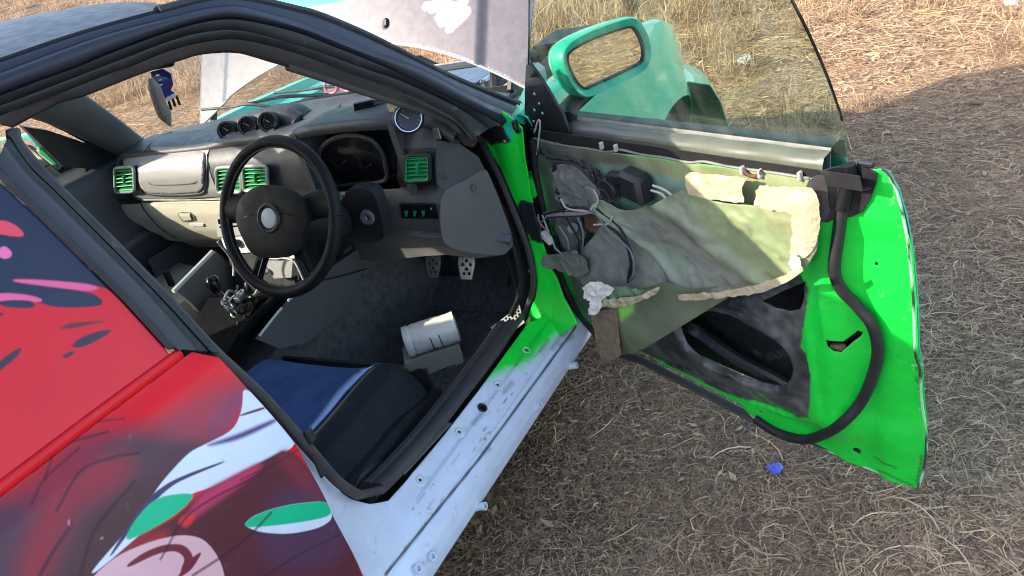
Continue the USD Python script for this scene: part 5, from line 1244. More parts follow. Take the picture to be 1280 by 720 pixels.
# ---------------------------------------------- steering wheel and column
SW = thing('steering_wheel', parent=CAR)
hub = atax(348, 272, 0, 0.63)
swn = nrm((-math.cos(math.radians(24)), 0, math.sin(math.radians(24))))
sx_, sy_, sn_ = frame(swn)
sx_ = -sx_ if sx_[1] > 0 else sx_
sy_ = nrm(np.cross(swn, sx_)); sy_ = sy_ * np.sign(sy_[2])
WH = lambda a, b, c_=0: hub + a * sx_ + b * sy_ + c_ * swn          # a: driver's right, b: up
a = np.linspace(0, 2 * np.pi, 73)
obj(SW, 'rim', tube(np.array([WH(0.186 * math.cos(t), 0.186 * math.sin(t)) for t in a]), 0.0152, 14, caps=False), 'leather_black', smooth=60)
obj(SW, 'rim_seam', tube(np.array([WH(0.1715 * math.cos(t), 0.1715 * math.sin(t), 0.006) for t in a]), 0.0022, 6, caps=False), 'plastic_black')
hubp = crom([(-0.095, 0.042), (-0.05, 0.072), (0, 0.080), (0.05, 0.072), (0.095, 0.042), (0.108, 0.0), (0.092, -0.045), (0.065, -0.088), (0.0, -0.098), (-0.065, -0.088), (-0.092, -0.045), (-0.108, 0.0)], 4, closed=True) * [1.12, 1.0]
HP = Surf(hub + swn * 0.006, sx_, sy_, n=swn, h=lambda a_, b_: 0.026 * np.clip(1 - (np.hypot(a_ / 1.2, b_) / 0.135) ** 5, 0, 1))
obj(SW, 'airbag_pad', psheet(HP, hubp, 0.006, 0.02), 'leather_black', smooth=60)
obj(SW, 'pad_seam', cat(*[tube(HP.p3(crom(l, 5), 0.0008), 0.0010, 5) for l in ([(-0.085, 0.004), (-0.05, 0.01), (-0.034, 0.006)], [(0.034, 0.006), (0.05, 0.01), (0.085, 0.004)])]), 'gloss_black')
for l, w in (([(-0.07, 0.012), (-0.12, 0.026), (-0.178, 0.03)], 0.034), ([(0.07, 0.012), (0.12, 0.026), (0.178, 0.03)], 0.034), ([(-0.05, -0.07), (-0.075, -0.115), (-0.095, -0.155)], 0.019), ([(0.05, -0.07), (0.075, -0.115), (0.095, -0.155)], 0.019)):
    obj(SW, 'spoke', tube(crom([WH(p[0], p[1], -0.002) for p in l], 5), w, 12, flat=0.42, up=swn), 'leather_black', smooth=60)
for s in (-1, 1):
    obj(SW, 'spoke_ridge', cat(*[tube(np.array([WH(s * (0.055 + k * 0.008), -0.10 - 0.002 * k, 0.008), WH(s * (0.078 + k * 0.008), -0.145 + 0.002 * k, 0.008)]), 0.0022, 6) for k in range(3)]), 'gloss_black')
ctr = hub + swn * 0.030
obj(SW, 'emblem_ring', lathe([(0.028, 0.002), (0.031, 0.006), (0.036, 0.006), (0.039, 0.001), (0.0395, -0.004)], ctr, swn, 40), 'plastic_black', smooth=60)
obj(SW, 'emblem', lathe([(0, 0.006), (0.021, 0.005), (0.0245, 0.003), (0.025, -0.002)], ctr, swn, 36), 'white_plastic', smooth=40)
ctr2 = np.array([WH(0, 0, -0.03), WH(0, -0.005, -0.10), WH(0, -0.01, -0.22), WH(0, -0.01, -0.34)])
obj(CAR, 'steering_column', tube(ctr2, [0.048, 0.062, 0.066, 0.07], 20, flat=0.9), 'plastic_black', smooth=50)
STL = thing('column_switch', parent=CAR)
obj(STL, 'stalk', tube(crom([WH(0.03, 0.02, -0.06), WH(0.10, 0.035, -0.055), WH(0.16, 0.045, -0.045)], 5), [0.009] * 10 + [0.012], 8), 'plastic_black')
obj(STL, 'stalk', tube(crom([WH(-0.03, 0.02, -0.06), WH(-0.10, 0.035, -0.055), WH(-0.16, 0.045, -0.045)], 5), [0.009] * 10 + [0.012], 8), 'plastic_black')
IG = Surf((0.80, -0.4, 0.8), (0, 1, 0), (0, 0, 1), n=(-1, 0, 0))
IGN = thing('ignition_surround', parent=CAR)
obj(IGN, 'column_panel', psheet(IG, IG.tr(crom([(432, 240), (462, 238), (474, 262), (480, 294), (470, 302), (436, 303), (428, 280)], 3, closed=True)), 0.008, 0.04), 'plastic_black', smooth=40)
ic = IG.px([(459, 272)], 0.006)[0]
obj(IGN, 'lock_ring', lathe([(0.006, 0.002), (0.010, 0.006), (0.017, 0.006), (0.020, 0.001), (0.021, -0.006)], ic, (-1, -0.15, 0.05), 28), 'trim_grey', smooth=50)
obj(IGN, 'key_slot', cbox(ic + [-0.004, 0, 0], (0.004, 0.003, 0.010), 0.001), 'gauge_print')
# ---------------------------------------------- centre stack and console
STK = Surf((0.875, 0, 0.80), (0, 1, 0), (0.30, 0, 1), n=(-1, 0, 0.30))
CS = thing('centre_stack', parent=CAR)
obj(CS, 'stack_housing', psheet(STK, [(-0.10, -0.30), (0.16, -0.30), (0.16, 0.0), (-0.10, 0.0)], 0.03, 0.12), 'plastic_black')
def stk(px, off, t, name, m, rnd=0.0):
    p = Polygon(STK.tr(px, off)).buffer(0)
    if rnd:
        p = p.buffer(-rnd).buffer(rnd, quad_segs=4)
    obj(CS, name, psheet(STK, p, 0.008, t, off=off), m)
stk([(268, 270), (336, 266), (340, 292), (272, 296)], 0.008, 0.01, 'radio', 'dash_silver', 0.004)
stk([(272, 274), (334, 270), (335, 276), (273, 280)], 0.010, 0.004, 'radio_display', 'gloss_black')
stk([(274, 283), (334, 279), (334, 281), (274, 285)], 0.010, 0.004, 'radio_slot', 'gloss_black')
stk([(276, 298), (344, 292), (350, 312), (284, 318)], 0.008, 0.01, 'heater_panel', 'white_plastic', 0.004)
for u, v in ((317, 301), (298, 304), (336, 299)):
    c = STK.px([(u, v)], 0.010)[0]
    obj(CS, 'knob', lathe([(0, 0.014), (0.009, 0.013), (0.012, 0.008), (0.0125, 0)], c, STK.n, 20), 'plastic_black', smooth=40)
    obj(CS, 'knob_cap', lathe([(0, 0.0155), (0.005, 0.015), (0.006, 0.013)], c, STK.n, 16), 'chrome')
stk([(330, 327), (366, 326), (364, 347), (342, 348)], 0.03, 0.03, 'lower_module', 'dash_silver', 0.003)
stk([(334, 319), (368, 318), (368, 323), (334, 324)], 0.03, 0.02, 'lower_trim', 'white_plastic', 0.002)
for u in (333,):
    obj(CS, 'module_knob', lathe([(0, 0.012), (0.008, 0.010), (0.009, 0)], STK.px([(u, 339)], 0.035)[0], STK.n, 16), 'chrome', smooth=40)
for i, l in enumerate([[(350, 322), (362, 324), (370, 330), (380, 352)], [(366, 325), (372, 335), (374, 350)], [(342, 318), (350, 314), (362, 318)]]):
    obj(CS, 'cable', tube(crom(STK.px(l, 0.05), 5), 0.003, 6), 'wire_white' if i == 0 else 'wire_black')
CO = thing('centre_console', parent=CAR)
tun = []
for x, z, w in ((-0.2, 0.36, 0.11), (0.3, 0.40, 0.11), (0.6, 0.44, 0.12), (0.85, 0.50, 0.13), (1.05, 0.58, 0.15), (1.45, 0.66, 0.19)):
    tun.append([(x, -w - 0.03, 0.20), (x, -w, z - 0.05), (x, -w + 0.03, z), (x, 0.02, z + 0.005), (x, w - 0.01, z), (x, w + 0.02, z - 0.05), (x, w + 0.05, 0.20)])
obj(CO, 'tunnel', slab(np.array(tun), 0.004), 'carpet', smooth=40)
KP = Surf((0.9, -0.155, 0.4), (1, 0, 0), (0, 0, 1), n=(0, -1, 0.0), h=lambda a_, b_: 0.04 * sst(-b_, 0.0, 0.2))
obj(CO, 'side_panel', psheet(KP, KP.tr([(322, 424), (338, 404), (362, 376), (392, 350), (420, 330), (446, 312), (470, 306), (478, 322), (474, 344), (460, 366), (430, 394), (404, 412), (385, 428), (350, 436)]), 0.015, 0.012), 'trim_grey', smooth=50)
obj(CO, 'side_seam', tube(crom(KP.px([(404, 350), (430, 344), (458, 336), (476, 332)], 0.001), 5), 0.003, 6), 'rubber')
obj(CO, 'panel_edge', tube(crom(KP.px([(324, 420), (338, 402), (352, 385)], 0.002), 4), 0.0035, 6), 'white_plastic')
obj(CO, 'panel_edge', tube(crom(KP.px([(360, 376), (370, 368), (382, 360)], 0.002), 4), 0.0035, 6), 'white_plastic')
obj(CO, 'console_rail', tube(crom(KP.px([(312, 420), (326, 402), (350, 378), (366, 362)], 0.0), 4) + [0, 0.035, 0.0], 0.012, 8), 'bare_black')
obj(CO, 'console_box', slab([[(0.15, y, 0.47), (0.45, y, 0.50), (0.62, y, 0.565), (0.70, y, 0.60), (0.80, y, 0.56), (0.88, y, 0.56)] for y in np.linspace(-0.06, 0.15, 8)], 0.05), 'bare_black', smooth=50)
GS = thing('gear_lever', parent=CAR)
kb = atax(267, 355, 1, 0.03)
obj(GS, 'knob', lathe([(0, 0.026), (0.014, 0.022), (0.021, 0.010), (0.022, -0.004), (0.016, -0.02), (0.008, -0.028)], kb, (0.1, 0.05, 1), 24), 'gloss_black', smooth=60)
obj(GS, 'lever', tube([kb - [0, 0, 0.02], kb + [0.05, 0.0, -0.12]], 0.007, 8), 'chrome')
obj(GS, 'boot', lathe([(0.012, 0.075), (0.025, 0.06), (0.04, 0.03), (0.07, 0.0)], kb + [0.05, 0, -0.145], (-0.2, 0, 1), 20), 'leather_black', smooth=60)
HB = thing('key_cluster', 'shiny metal keys and fittings in the bare black console below the gear knob', 'keys')
rg = random.Random(8)
for u, v in ((281, 378), (286, 383), (293, 393)):
    c = atax(u, v, 1, 0.0)
    obj(HB, 'ring', tube(c + 0.010 * np.stack([np.cos(np.linspace(0, 6.28, 15)) * rg.uniform(.5, 1), np.sin(np.linspace(0, 6.28, 15)), np.sin(np.linspace(0, 6.28, 15) + rg.random()) * 0.7], 1), 0.0032, 6, caps=False), 'chrome')
    obj(HB, 'key', cbox(c + [rg.gauss(0, .01), rg.gauss(0, .01), -0.012], (0.022, 0.004, 0.010), 0.001, [nrm((rg.random(), rg.random() - .5, -1)), (0, 1, 0), (1, 0, 0)]), 'steel')
for l in ([(296, 402), (298, 412), (299, 424)], [(318, 408), (312, 418), (306, 428)], [(288, 422), (300, 424), (312, 425)]):
    obj(CO, 'bare_bracket', tube([atax(u, v, 1, -0.03) for u, v in l], 0.0032, 6), 'chrome')
for l, m in (([(312, 372), (322, 366), (330, 360), (334, 366), (326, 378), (318, 384), (318, 396), (322, 404)], 'wire_white'), ([(320, 352), (328, 358), (336, 372), (330, 390)], 'wire_black'), ([(306, 378), (316, 372), (322, 362)], 'wire_white'), ([(340, 376), (352, 374), (360, 368)], 'wire_black'), ([(272, 302), (284, 316), (292, 330), (292, 345)], 'wire_grey')):
    obj(CO, 'cable', tube(crom([atax(u, v, 1, 0.0) for u, v in l], 5), 0.004, 6), m)
rg = random.Random(31)
for k in range(16):
    u0, v0 = rg.uniform(296, 350), rg.uniform(352, 400)
    l = [(u0, v0)]
    for q in range(3):
        l.append((l[-1][0] + rg.uniform(-12, 14), l[-1][1] + rg.uniform(-4, 14)))
    obj(CO, 'cable', tube(crom([atax(u, v, 1, -0.02 + rg.gauss(0, 0.02)) for u, v in l], 5), rg.choice([0.0022, 0.003, 0.004]), 6), rg.choice(['wire_black', 'wire_black', 'wire_black', 'wire_grey', 'wire_white']))
for u, v, w_, m in ((300, 372, 0.03, 'steel'), (306, 392, 0.025, 'plastic_black'), (330, 388, 0.03, 'plastic_black'), (322, 376, 0.02, 'steel'), (312, 404, 0.03, 'trim_grey'), (344, 382, 0.02, 'plastic_black')):
    obj(CO, 'linkage', cbox(atax(u, v, 1, 0.0), (w_, 0.02, 0.018), 0.003, [nrm((1, rg.gauss(0, .4), rg.gauss(0, .4))), nrm((rg.gauss(0, .2), 1, 0.1)), (0, 0, 1)]), m)
obj(CO, 'red_switch', cbox(atax(343, 365, 1, -0.02), (0.008, 0.008, 0.010), 0.002), 'wire_red')
# ---------------------------------------------- floor, firewall, pedals
FL = thing('cabin_floor', parent=CAR)
rows = []
for y in np.linspace(-0.68, 0.70, 70):
    r_ = []
    for x, z in ((-0.6, 0.22), (-0.2, 0.215), (0.2, 0.21), (0.6, 0.205), (0.9, 0.205), (1.1, 0.215), (1.25, 0.25), (1.38, 0.34), (1.46, 0.45), (1.50, 0.60), (1.48, 0.80)):
        r_.append((x, y, z + 0.010 * float(fb(x, y, 6, 91)) + 0.03 * sst(abs(y), 0.58, 0.68)))
    rows.append(r_)
obj(FL, 'floor_carpet', slab(np.array(rows), 0.004), 'carpet', smooth=60)
mt_ = [[(x, y, 0.216 + 0.03 * sst(x, 1.05, 1.3) + 0.004 * float(fb(x, y, 12, 92)) + 0.0025 * (math.sin(x * 160) * math.sin(y * 160))) for y in np.linspace(-0.58, -0.22, 80)] for x in np.linspace(0.5, 1.22, 120)]
obj(FL, 'floor_mat', slab(np.array(mt_), 0.006), 'carpet', smooth=True)
obj(FL, 'foot_rest', cbox((1.32, -0.24, 0.36), (0.02, 0.09, 0.24), 0.008, [nrm((1, 0, 0.6)), (0, 1, 0), nrm((-0.6, 0, 1))]), 'plastic_black')
def pedal(u, v, x, w, h, m, name, holes=True):
    PD_ = thing(name, parent=CAR)
    c = atax(u, v, 0, x)
    nrm_ = nrm((-1, 0, 0.55)); ey_ = nrm((0.55, 0, 1)); ex_ = np.array([0, -1.0, 0])
    pol = Polygon([(-w / 2 * .9, h / 2), (w / 2 * .9, h / 2), (w / 2, 0), (w / 2 * .62, -h / 2), (-w / 2 * .62, -h / 2), (-w / 2, 0)]).buffer(0.004)
    if holes:
        for a_, b_ in ((-.25, .3), (.25, .3), (0, .12), (-.28, -.02), (.28, -.02), (0, -.18), (-.18, -.34), (.18, -.34)):
            pol = pol.difference(Point(a_ * w, b_ * h).buffer(w * 0.105))
    obj(PD_, 'pedal_pad', plate(c, ex_, ey_, pol, 0.005) if np.dot(np.cross(ex_, ey_), nrm_) > 0 else plate(c, -ex_, ey_, pol, 0.005), m)
    obj(PD_, 'pedal_rubber', plate(c - nrm_ * 0.008, -ex_, ey_, Polygon([(-w / 2, h / 2), (w / 2, h / 2), (w / 2 * .7, -h / 2), (-w / 2 * .7, -h / 2)]), 0.006), 'rubber')
    obj(PD_, 'pedal_arm', tube([c - nrm_ * 0.01, c + [0.06, 0, 0.06], c + [0.08, 0, 0.25]], 0.009, 8), 'plastic_black')
pedal(542, 329, 1.20, 0.050, 0.085, 'aluminium', 'clutch_pedal')
pedal(584, 330, 1.20, 0.055, 0.090, 'aluminium', 'brake_pedal')
pedal(629, 336, 1.26, 0.040, 0.12, 'rubber', 'throttle_pedal', holes=False)
# kick panel and passenger footwell
obj(FL, 'kick_panel', slab([[(x, -0.665 - 0.01 * (x - 1), z) for z in np.linspace(0.22, 0.66, 6)] for x in np.linspace(1.08, 1.45, 6)], 0.006), 'plastic_black')
obj(FL, 'passenger_kick_panel', slab([[(x, 0.66, z) for z in np.linspace(0.22, 0.62, 6)] for x in np.linspace(0.9, 1.45, 6)], 0.006), 'trim_grey')
FS = Surf((1.15, 0.3, 0.5), (0, 1, 0), (0.3, 0, 1), n=(-1, 0, 0.3))
obj(FL, 'bare_body_strip', psheet(FS, FS.tr([(206, 298), (222, 302), (236, 326), (236, 332), (222, 332)]), 0.02, 0.006), 'neon_green_paint', label='bare green painted strip in the passenger footwell')
# ---------------------------------------------- driver's seat
ST = thing('driver_seat', parent=CAR)
_sb = [(0.285, 0.30), (0.280, 0.40), (0.265, 0.455), (0.23, 0.472), (0.17, 0.472), (0.08, 0.466), (0.0, 0.464), (-0.08, 0.466), (-0.14, 0.474), (-0.175, 0.492), (-0.205, 0.503), (-0.235, 0.500), (-0.262, 0.478), (-0.280, 0.44), (-0.288, 0.395)]
def seat_z(a_, z):
    return z - 0.16 * sst(a_, 0.53, 0.69) ** 2 + 0.010 * np.exp(-((a_ - 0.5) / 0.10) ** 2) - 0.018 * sst(0.30 - a_, 0, 0.3)
rws = np.array([[(a_ + 0.0, -0.365 + b_ * (1 - 0.10 * sst(a_, 0.5, 0.68)), seat_z(a_, z_)) for b_, z_ in _sb] for a_ in np.r_[np.linspace(0.02, 0.5, 20), np.linspace(0.52, 0.685, 12)]])
V, F = slab(rws, 0.02)
obj(ST, 'cushion', (V, F), 'seat_black', smooth=70)
def seat_top(a_, b_):
    zb = np.interp(b_, [p[0] for p in _sb][::-1], [p[1] for p in _sb][::-1])
    return seat_z(a_, zb)
SEAT = Surf((0, -0.365, 0), (1, 0, 0), (0, 1, 0), n=(0, 0, 1), h=seat_top)
ins = Polygon(crom([(0.04, -0.165), (0.30, -0.168), (0.50, -0.168), (0.60, -0.172), (0.625, -0.16), (0.64, -0.05), (0.64, 0.10), (0.625, 0.20), (0.55, 0.235), (0.30, 0.235), (0.04, 0.225)], 4, closed=True)).buffer(0)
def seams(a_, b_):
    z = 0.0 * a_
    for b0 in (-0.09, -0.03, 0.10):
        z = z - 0.0025 * np.exp(-((b_ - b0) / 0.003) ** 2) * (a_ < 0.56)
    return z + 0.006 * np.exp(-((a_ - 0.585) / 0.02) ** 2) - 0.003 * np.exp(-((a_ - 0.555) / 0.004) ** 2) + 0.009 * fb(a_, b_, 9, 66)
obj(ST, 'blue_insert', psheet(SEAT, ins, 0.005, 0.005, off=0.006, dz=seams), 'seat_blue', smooth=60)
vl = np.array([[(a_, -0.655 - 0.012 * math.sin(np.clip((a_ - 0.05) / 0.6, 0, 1) * math.pi), z_ - (0.04 * sst(a_, 0.45, 0.66) if z_ > 0.3 else -0.05 * sst(a_, 0.5, 0.66))) for z_ in (0.425, 0.40, 0.34, 0.28, 0.25)] for a_ in np.linspace(0.02, 0.64, 24)])
obj(ST, 'side_valance', slab(vl, 0.025), 'plastic_black', smooth=60)
obj(ST, 'valance_cap', lathe([(0, 0.012), (0.05, 0.011), (0.075, 0.004), (0.08, -0.01)], (0.30, -0.668, 0.345), (0, -1, 0.1), 28), 'plastic_black', smooth=60)
obj(ST, 'recline_lever', tube(crom([(0.22, -0.685, 0.36), (0.30, -0.69, 0.365), (0.42, -0.69, 0.385)], 5), 0.012, 8, flat=0.6), 'plastic_black')
obj(ST, 'front_valance', slab([[(0.655, y, 0.44), (0.66, y, 0.36), (0.63, y, 0.30)] for y in np.linspace(-0.62, -0.12, 8)], 0.01), 'seat_black')
obj(ST, 'seat_rail', cat(*[cbox((0.36, y, 0.235), (0.66, 0.035, 0.03), 0.006) for y in (-0.56, -0.18)]), 'steel')
back = np.array([[(0.03 - 0.26 * t + 0.05 * math.cos(s_ * math.pi / 2) * -1, -0.365 + 0.25 * s_ * (1 - 0.35 * t * t), 0.48 + 0.62 * t) for s_ in np.linspace(-1, 1, 15)] for t in np.linspace(0, 1, 14)])
obj(ST, 'backrest', slab(back, 0.09), 'seat_black', smooth=60)
obj(ST, 'buckle', tube([(0.10, -0.10, 0.42), (0.12, -0.10, 0.52)], 0.012, 8, flat=0.5), 'plastic_black')
# seat belt on the B pillar
obj(BP, 'belt_anchor', cat(cbox(SIDE.px([(387, 545)], -0.045)[0], (0.02, 0.012, 0.03), 0.004), cbox(SIDE.px([(398, 583)], -0.03)[0], (0.012, 0.006, 0.05), 0.003)), 'rubber')
# rear bench so that the cabin is closed behind
RB = thing('rear_bench', parent=CAR)
obj(RB, 'bench_cushion', cbox((-0.75, 0, 0.42), (0.5, 1.2, 0.16), 0.05), 'seat_black')
obj(RB, 'bench_back', cbox((-1.12, 0, 0.72), (0.14, 1.2, 0.55), 0.05, [nrm((1, 0, 0.25)), (0, 1, 0), nrm((-0.25, 0, 1))]), 'seat_black')
# ================================================================== loose things in the cabin
# rear-view mirror (behind the roof rail) with what hangs from it
MR = thing('rear_view_mirror', parent=CAR)
mc = atax(182, 86, 1, -0.02)
obj(MR, 'mirror_case', cbox(mc + [0.01, 0, 0.02], (0.03, 0.20, 0.055), 0.012), 'plastic_black')
obj(MR, 'mirror_stem', tube([mc + [0.02, 0, 0.03], (0.66, 0.0, 1.40)], 0.009, 8), 'plastic_black')
LY = thing('lanyard', 'blue fabric lanyard with black clip hanging from the rear-view mirror', 'lanyard')
LS = Surf(atax(205, 105, 1, -0.02), (0.45, -0.9, 0), (0, 0, 1), n=(-0.9, -0.45, 0))
lp = LS.tr([(188, 90), (203, 86), (213, 92), (216, 106), (213, 113), (220, 118), (207, 124), (202, 112), (196, 102), (190, 98)])
obj(LY, 'strap', psheet(LS, lp, 0.006, 0.004, dz=lambda a_, b_: 0.004 * fb(a_, b_, 40, 3)), 'blue_fabric')
obj(LY, 'buckle', psheet(LS, LS.tr([(208, 122), (219, 116), (221, 120), (210, 127)]), 0.004, 0.010, off=0.004), 'litter_white')
obj(LY, 'clip', cat(*[tube(LS.px(l, 0.0), 0.0035, 8) for l in ([(210, 124), (214, 136)], [(215, 121), (219, 133)], [(220, 119), (225, 131)])], tube(LS.px([(212, 135), (215, 137)]), 0.003, 6)), 'gloss_black')
for k, (u, v) in enumerate(((196, 93), (199, 99), (200, 105))):
    obj(LY, 'print', psheet(LS, LS.tr([(u, v), (u + 4, v - 1.2), (u + 4.6, v + 0.6), (u + 0.6, v + 1.8)]), 0.003, 0.0008, off=0.0065), 'litter_white')
FT = thing('fur_tail', 'soft grey fur tail hanging from the rear-view mirror beside the blue lanyard', 'fur tail')
FTS = Surf(atax(200, 130, 1, -0.05), (0.45, -0.9, 0), (0, 0, 1), n=(-0.9, -0.45, 0))
fp = FTS.px([(188, 98), (194, 112), (200, 130), (207, 146), (213, 157)])
obj(FT, 'tail', tube(crom(fp, 6), np.interp(np.linspace(0, 1, 25), [0, .2, .7, 1], [0.006, 0.015, 0.018, 0.003]), 10), 'grey_fur', smooth=60)
# paper roll and box on the floor
PR = Surf(atax(540, 415, 2, 0.33), (0.35, -1, 0), (1, 0.35, 0.6))
RL = thing('paper_roll', 'crumpled white and silver roll lying on a pale box on the driver\'s floor', 'roll')
pa_, pb_ = atax(507, 428, 2, 0.34), atax(570, 408, 2, 0.34)
ax_ = nrm(pb_ - pa_)
x_, y_, n_ = frame(ax_)
Lr = np.linalg.norm(pb_ - pa_)
rr_ = []
for k, t in enumerate(np.linspace(0, 1, 30)):
    th_ = np.linspace(0, 2 * np.pi, 41)[:-1]
    rad = 0.050 + 0.007 * fb(np.cos(th_) * 1.2 + 3, np.sin(th_) * 1.2 + t * 2.2, 1.7, 95) + 0.0022 * np.exp(-((t - 0.06) / 0.02) ** 2) - 0.003 * np.exp(-((t - 0.14) / 0.012) ** 2) - 0.002 * np.exp(-((t - 0.75 - 0.04 * np.cos(th_)) / 0.012) ** 2)
    rr_.append(pa_ + ax_ * Lr * t + rad[:, None] * (np.cos(th_)[:, None] * x_ + np.sin(th_)[:, None] * y_ * 0.92))
obj(RL, 'roll', grid(rr_, closed=True), 'crumpled_paper', smooth=40)
obj(RL, 'core', lathe([(0.0, 0.004), (0.028, 0.004), (0.049, 0.0005)], pa_, -ax_, 30), 'crumpled_paper')
obj(RL, 'core', lathe([(0.0, 0.004), (0.028, 0.004), (0.049, 0.0005)], pb_, ax_, 30), 'crumpled_paper')
for t0 in (0.55, 0.72):
    obj(RL, 'slit', tube(np.array([pa_ + ax_ * Lr * (t0 + 0.02 * q) + 0.0505 * (math.cos(q) * x_ + math.sin(q) * y_ * 0.92) for q in np.linspace(2.4, 3.5, 8) * -1]), 0.0018, 5), 'rubber')
bx = (atax(500, 455, 2, 0.27) + atax(570, 430, 2, 0.27)) / 2
loose('box', cbox(bx + [0.02, 0.0, -0.02], (0.10, 0.175, 0.075), 0.006, [np.cross(ax_ * [1, 1, 0], [0, 0, 1]), ax_ * [1, 1, 0], (0, 0, 1)]), 'dash_light', 'plain pale box under the white roll on the driver\'s floor', 'box')
# perforated metal plate by the kick panel
PP = Surf(atax(640, 402, 2, 0.30), (0.6, -0.8, 0), (0.55, 0.3, 0.75))
ppx = PP.tr([(612, 407), (636, 392), (655, 376), (668, 372), (664, 400), (630, 422)])
pol = Polygon(ppx)
x0, y0, x1, y1 = pol.bounds
hs = []
for i, gx in enumerate(np.arange(x0, x1, 0.0105)):
    for gy in np.arange(y0 + (0.005 if i % 2 else 0), y1, 0.0105):
        if pol.buffer(-0.004).contains(Point(gx, gy)):
            hs.append(Point(gx, gy).buffer(0.0036, quad_segs=3))
pol = pol.difference(unary_union(hs)) if hs else pol
m_ = trimesh.creation.extrude_polygon(pol if pol.geom_type == 'Polygon' else max(pol.geoms, key=lambda g: g.area), 0.0015, engine='earcut')
Vp = np.array(m_.vertices)
loose('perforated_plate', (PP.p0 + Vp[:, :1] * PP.ex + Vp[:, 1:2] * PP.ey + Vp[:, 2:] * PP.n, np.array(m_.faces)), 'white_plastic', 'white perforated metal plate tucked against the sill in the driver\'s footwell', 'plate')
loose('metal_rod', tube(crom([atax(503, 484, 2, 0.27), atax(535, 469, 2, 0.275), atax(566, 456, 2, 0.28), atax(571, 459, 2, 0.275)], 5), 0.0032, 8), 'steel', 'thin bent metal rod lying on the dark floor below the pale box', 'rod')
loose('wire_hook', tube(crom([atax(612, 432, 2, 0.36), atax(606, 437, 2, 0.36), atax(607, 443, 2, 0.36), atax(612, 441, 2, 0.36), atax(616, 434, 2, 0.36)], 5), 0.003, 8), 'chrome', 'small shiny wire hook beside the sill trim', 'hook')
# grey trim pieces piled where the passenger seat was
TPc = Surf(atax(240, 350, 1, 0.30), nrm(atax(265, 315, 1, 0.25) - atax(218, 365, 1, 0.25)), (0.0, 1, -0.25))
t0, t1 = atax(217, 365, 1, 0.22), atax(266, 315, 1, 0.22)
TPN = thing('trim_panel', 'grey plastic trim panel with a pale edge, leaning up behind the console', 'trim panel')
obj(TPN, 'panel', slab([[t0, t1], [t0 + [0.02, -0.01, -0.05], t1 + [0.02, -0.01, -0.05]], [t0 + [0.05, 0.0, -0.14], t1 + [0.04, 0.0, -0.12]]], 0.016), 'dash_grey')
obj(TPN, 'pale_edge', tube([t0 + [0, 0, 0.002], t1 + [0, 0, 0.002]], 0.007, 8), 'white_plastic')
PS = Surf((0.6, 0.45, 0.55), (1, 0, 0), (0, 1, 0), n=(0, 0, 1), h=lambda a_, b_: 0.02 * fb(a_, b_, 6, 3))
psx = PS.tr([(176, 322), (215, 326), (248, 334), (262, 345), (248, 362), (225, 380), (206, 372), (186, 345)])
loose('seat_base_cover', psheet(PS, psx, 0.015, 0.12, dz=lambda a_, b_: 0.010 * fb(a_, b_, 16, 4)), 'dash_light', 'pale beige moulded cover lying in the passenger space', 'cover')
loose('seat_belt_buckle', cat(cbox(atax(211, 348, 2, 0.60), (0.02, 0.02, 0.06), 0.005), ), 'plastic_black', 'black belt buckle standing among the pale trim pieces', 'buckle')
# ================================================================== ground and what lies on it
def ground_z(x, y):
    x = np.asarray(x, float); y = np.asarray(y, float)
    d = np.hypot(x - 1, y)
    return 0.03 * fb(x, y, 1.1, 3) * np.clip(d, 0, 1) + 0.012 * fb(x, y, 5, 9) - 0.006 + 0.25 * fb(x, y, 0.09, 5) * sst(d, 6, 30) + 6.0 * sst(d, 25, 140)
gx = np.unique(np.r_[-160, -80, -40, -25, -15, np.arange(-10, -2, 0.5), np.arange(-2, 9, 0.06), np.arange(9, 25, 0.6), 30, 45, 70, 110, 180, 260])
gy = np.unique(np.r_[-180, -90, -45, -25, -14, np.arange(-9, -4, 0.5), np.arange(-4, 4, 0.06), np.arange(4, 20, 0.6), 24, 32, 45, 70, 110, 180, 260])
GX, GY = np.meshgrid(gx, gy, indexing='ij')
gv = np.stack([GX, GY, ground_z(GX, GY)], -1)
usdkit.material(stage, '/World/Looks/soil', {
    'tc': ('geometry', {}), 'n1': ('noise_texture', {'scale': 0.9, 'detail': 5.0}), 'n2': ('noise_texture', {'scale': 14.0, 'detail': 8.0, 'roughness': 0.7}), 'n3': ('noise_texture', {'scale': 90.0, 'detail': 4.0}),
    'r1': ('rgb_ramp', {'ramp': [(0.30, tuple(lin((76, 64, 56)))), (0.5, tuple(lin((108, 91, 78)))), (0.72, tuple(lin((134, 113, 95))))]}),
    'r2': ('rgb_ramp', {'ramp': [(0.3, (0.55, 0.55, 0.55)), (0.7, (1.25, 1.2, 1.12))]}),
    'mx': ('mix_color', {'blend_type': 'multiply', 'fac': 1.0, 'use_clamp': False}), 'bp': ('bump', {'strength': 0.7, 'distance': 0.02}),
    'ad': ('math', {'math_type': 'add'}), 'p': ('principled_bsdf', {'roughness': 0.95, 'specular_ior_level': 0.15})},
    [('tc.position', 'n1.vector'), ('tc.position', 'n2.vector'), ('tc.position', 'n3.vector'), ('n1.fac', 'r1.fac'), ('n2.fac', 'r2.fac'), ('r1.color', 'mx.a'), ('r2.color', 'mx.b'),
     ('mx.result', 'p.base_color'), ('n2.fac', 'ad.value1'), ('n3.fac', 'ad.value2'), ('ad.value', 'bp.height'), ('bp.normal', 'p.normal')], surface='p.BSDF')
gm = grid(gv)
gm = (gm[0], gm[1])
o = obj('/World', 'ground', gm, 'soil', smooth=True, kind='structure', label='trodden soil with dry grass')
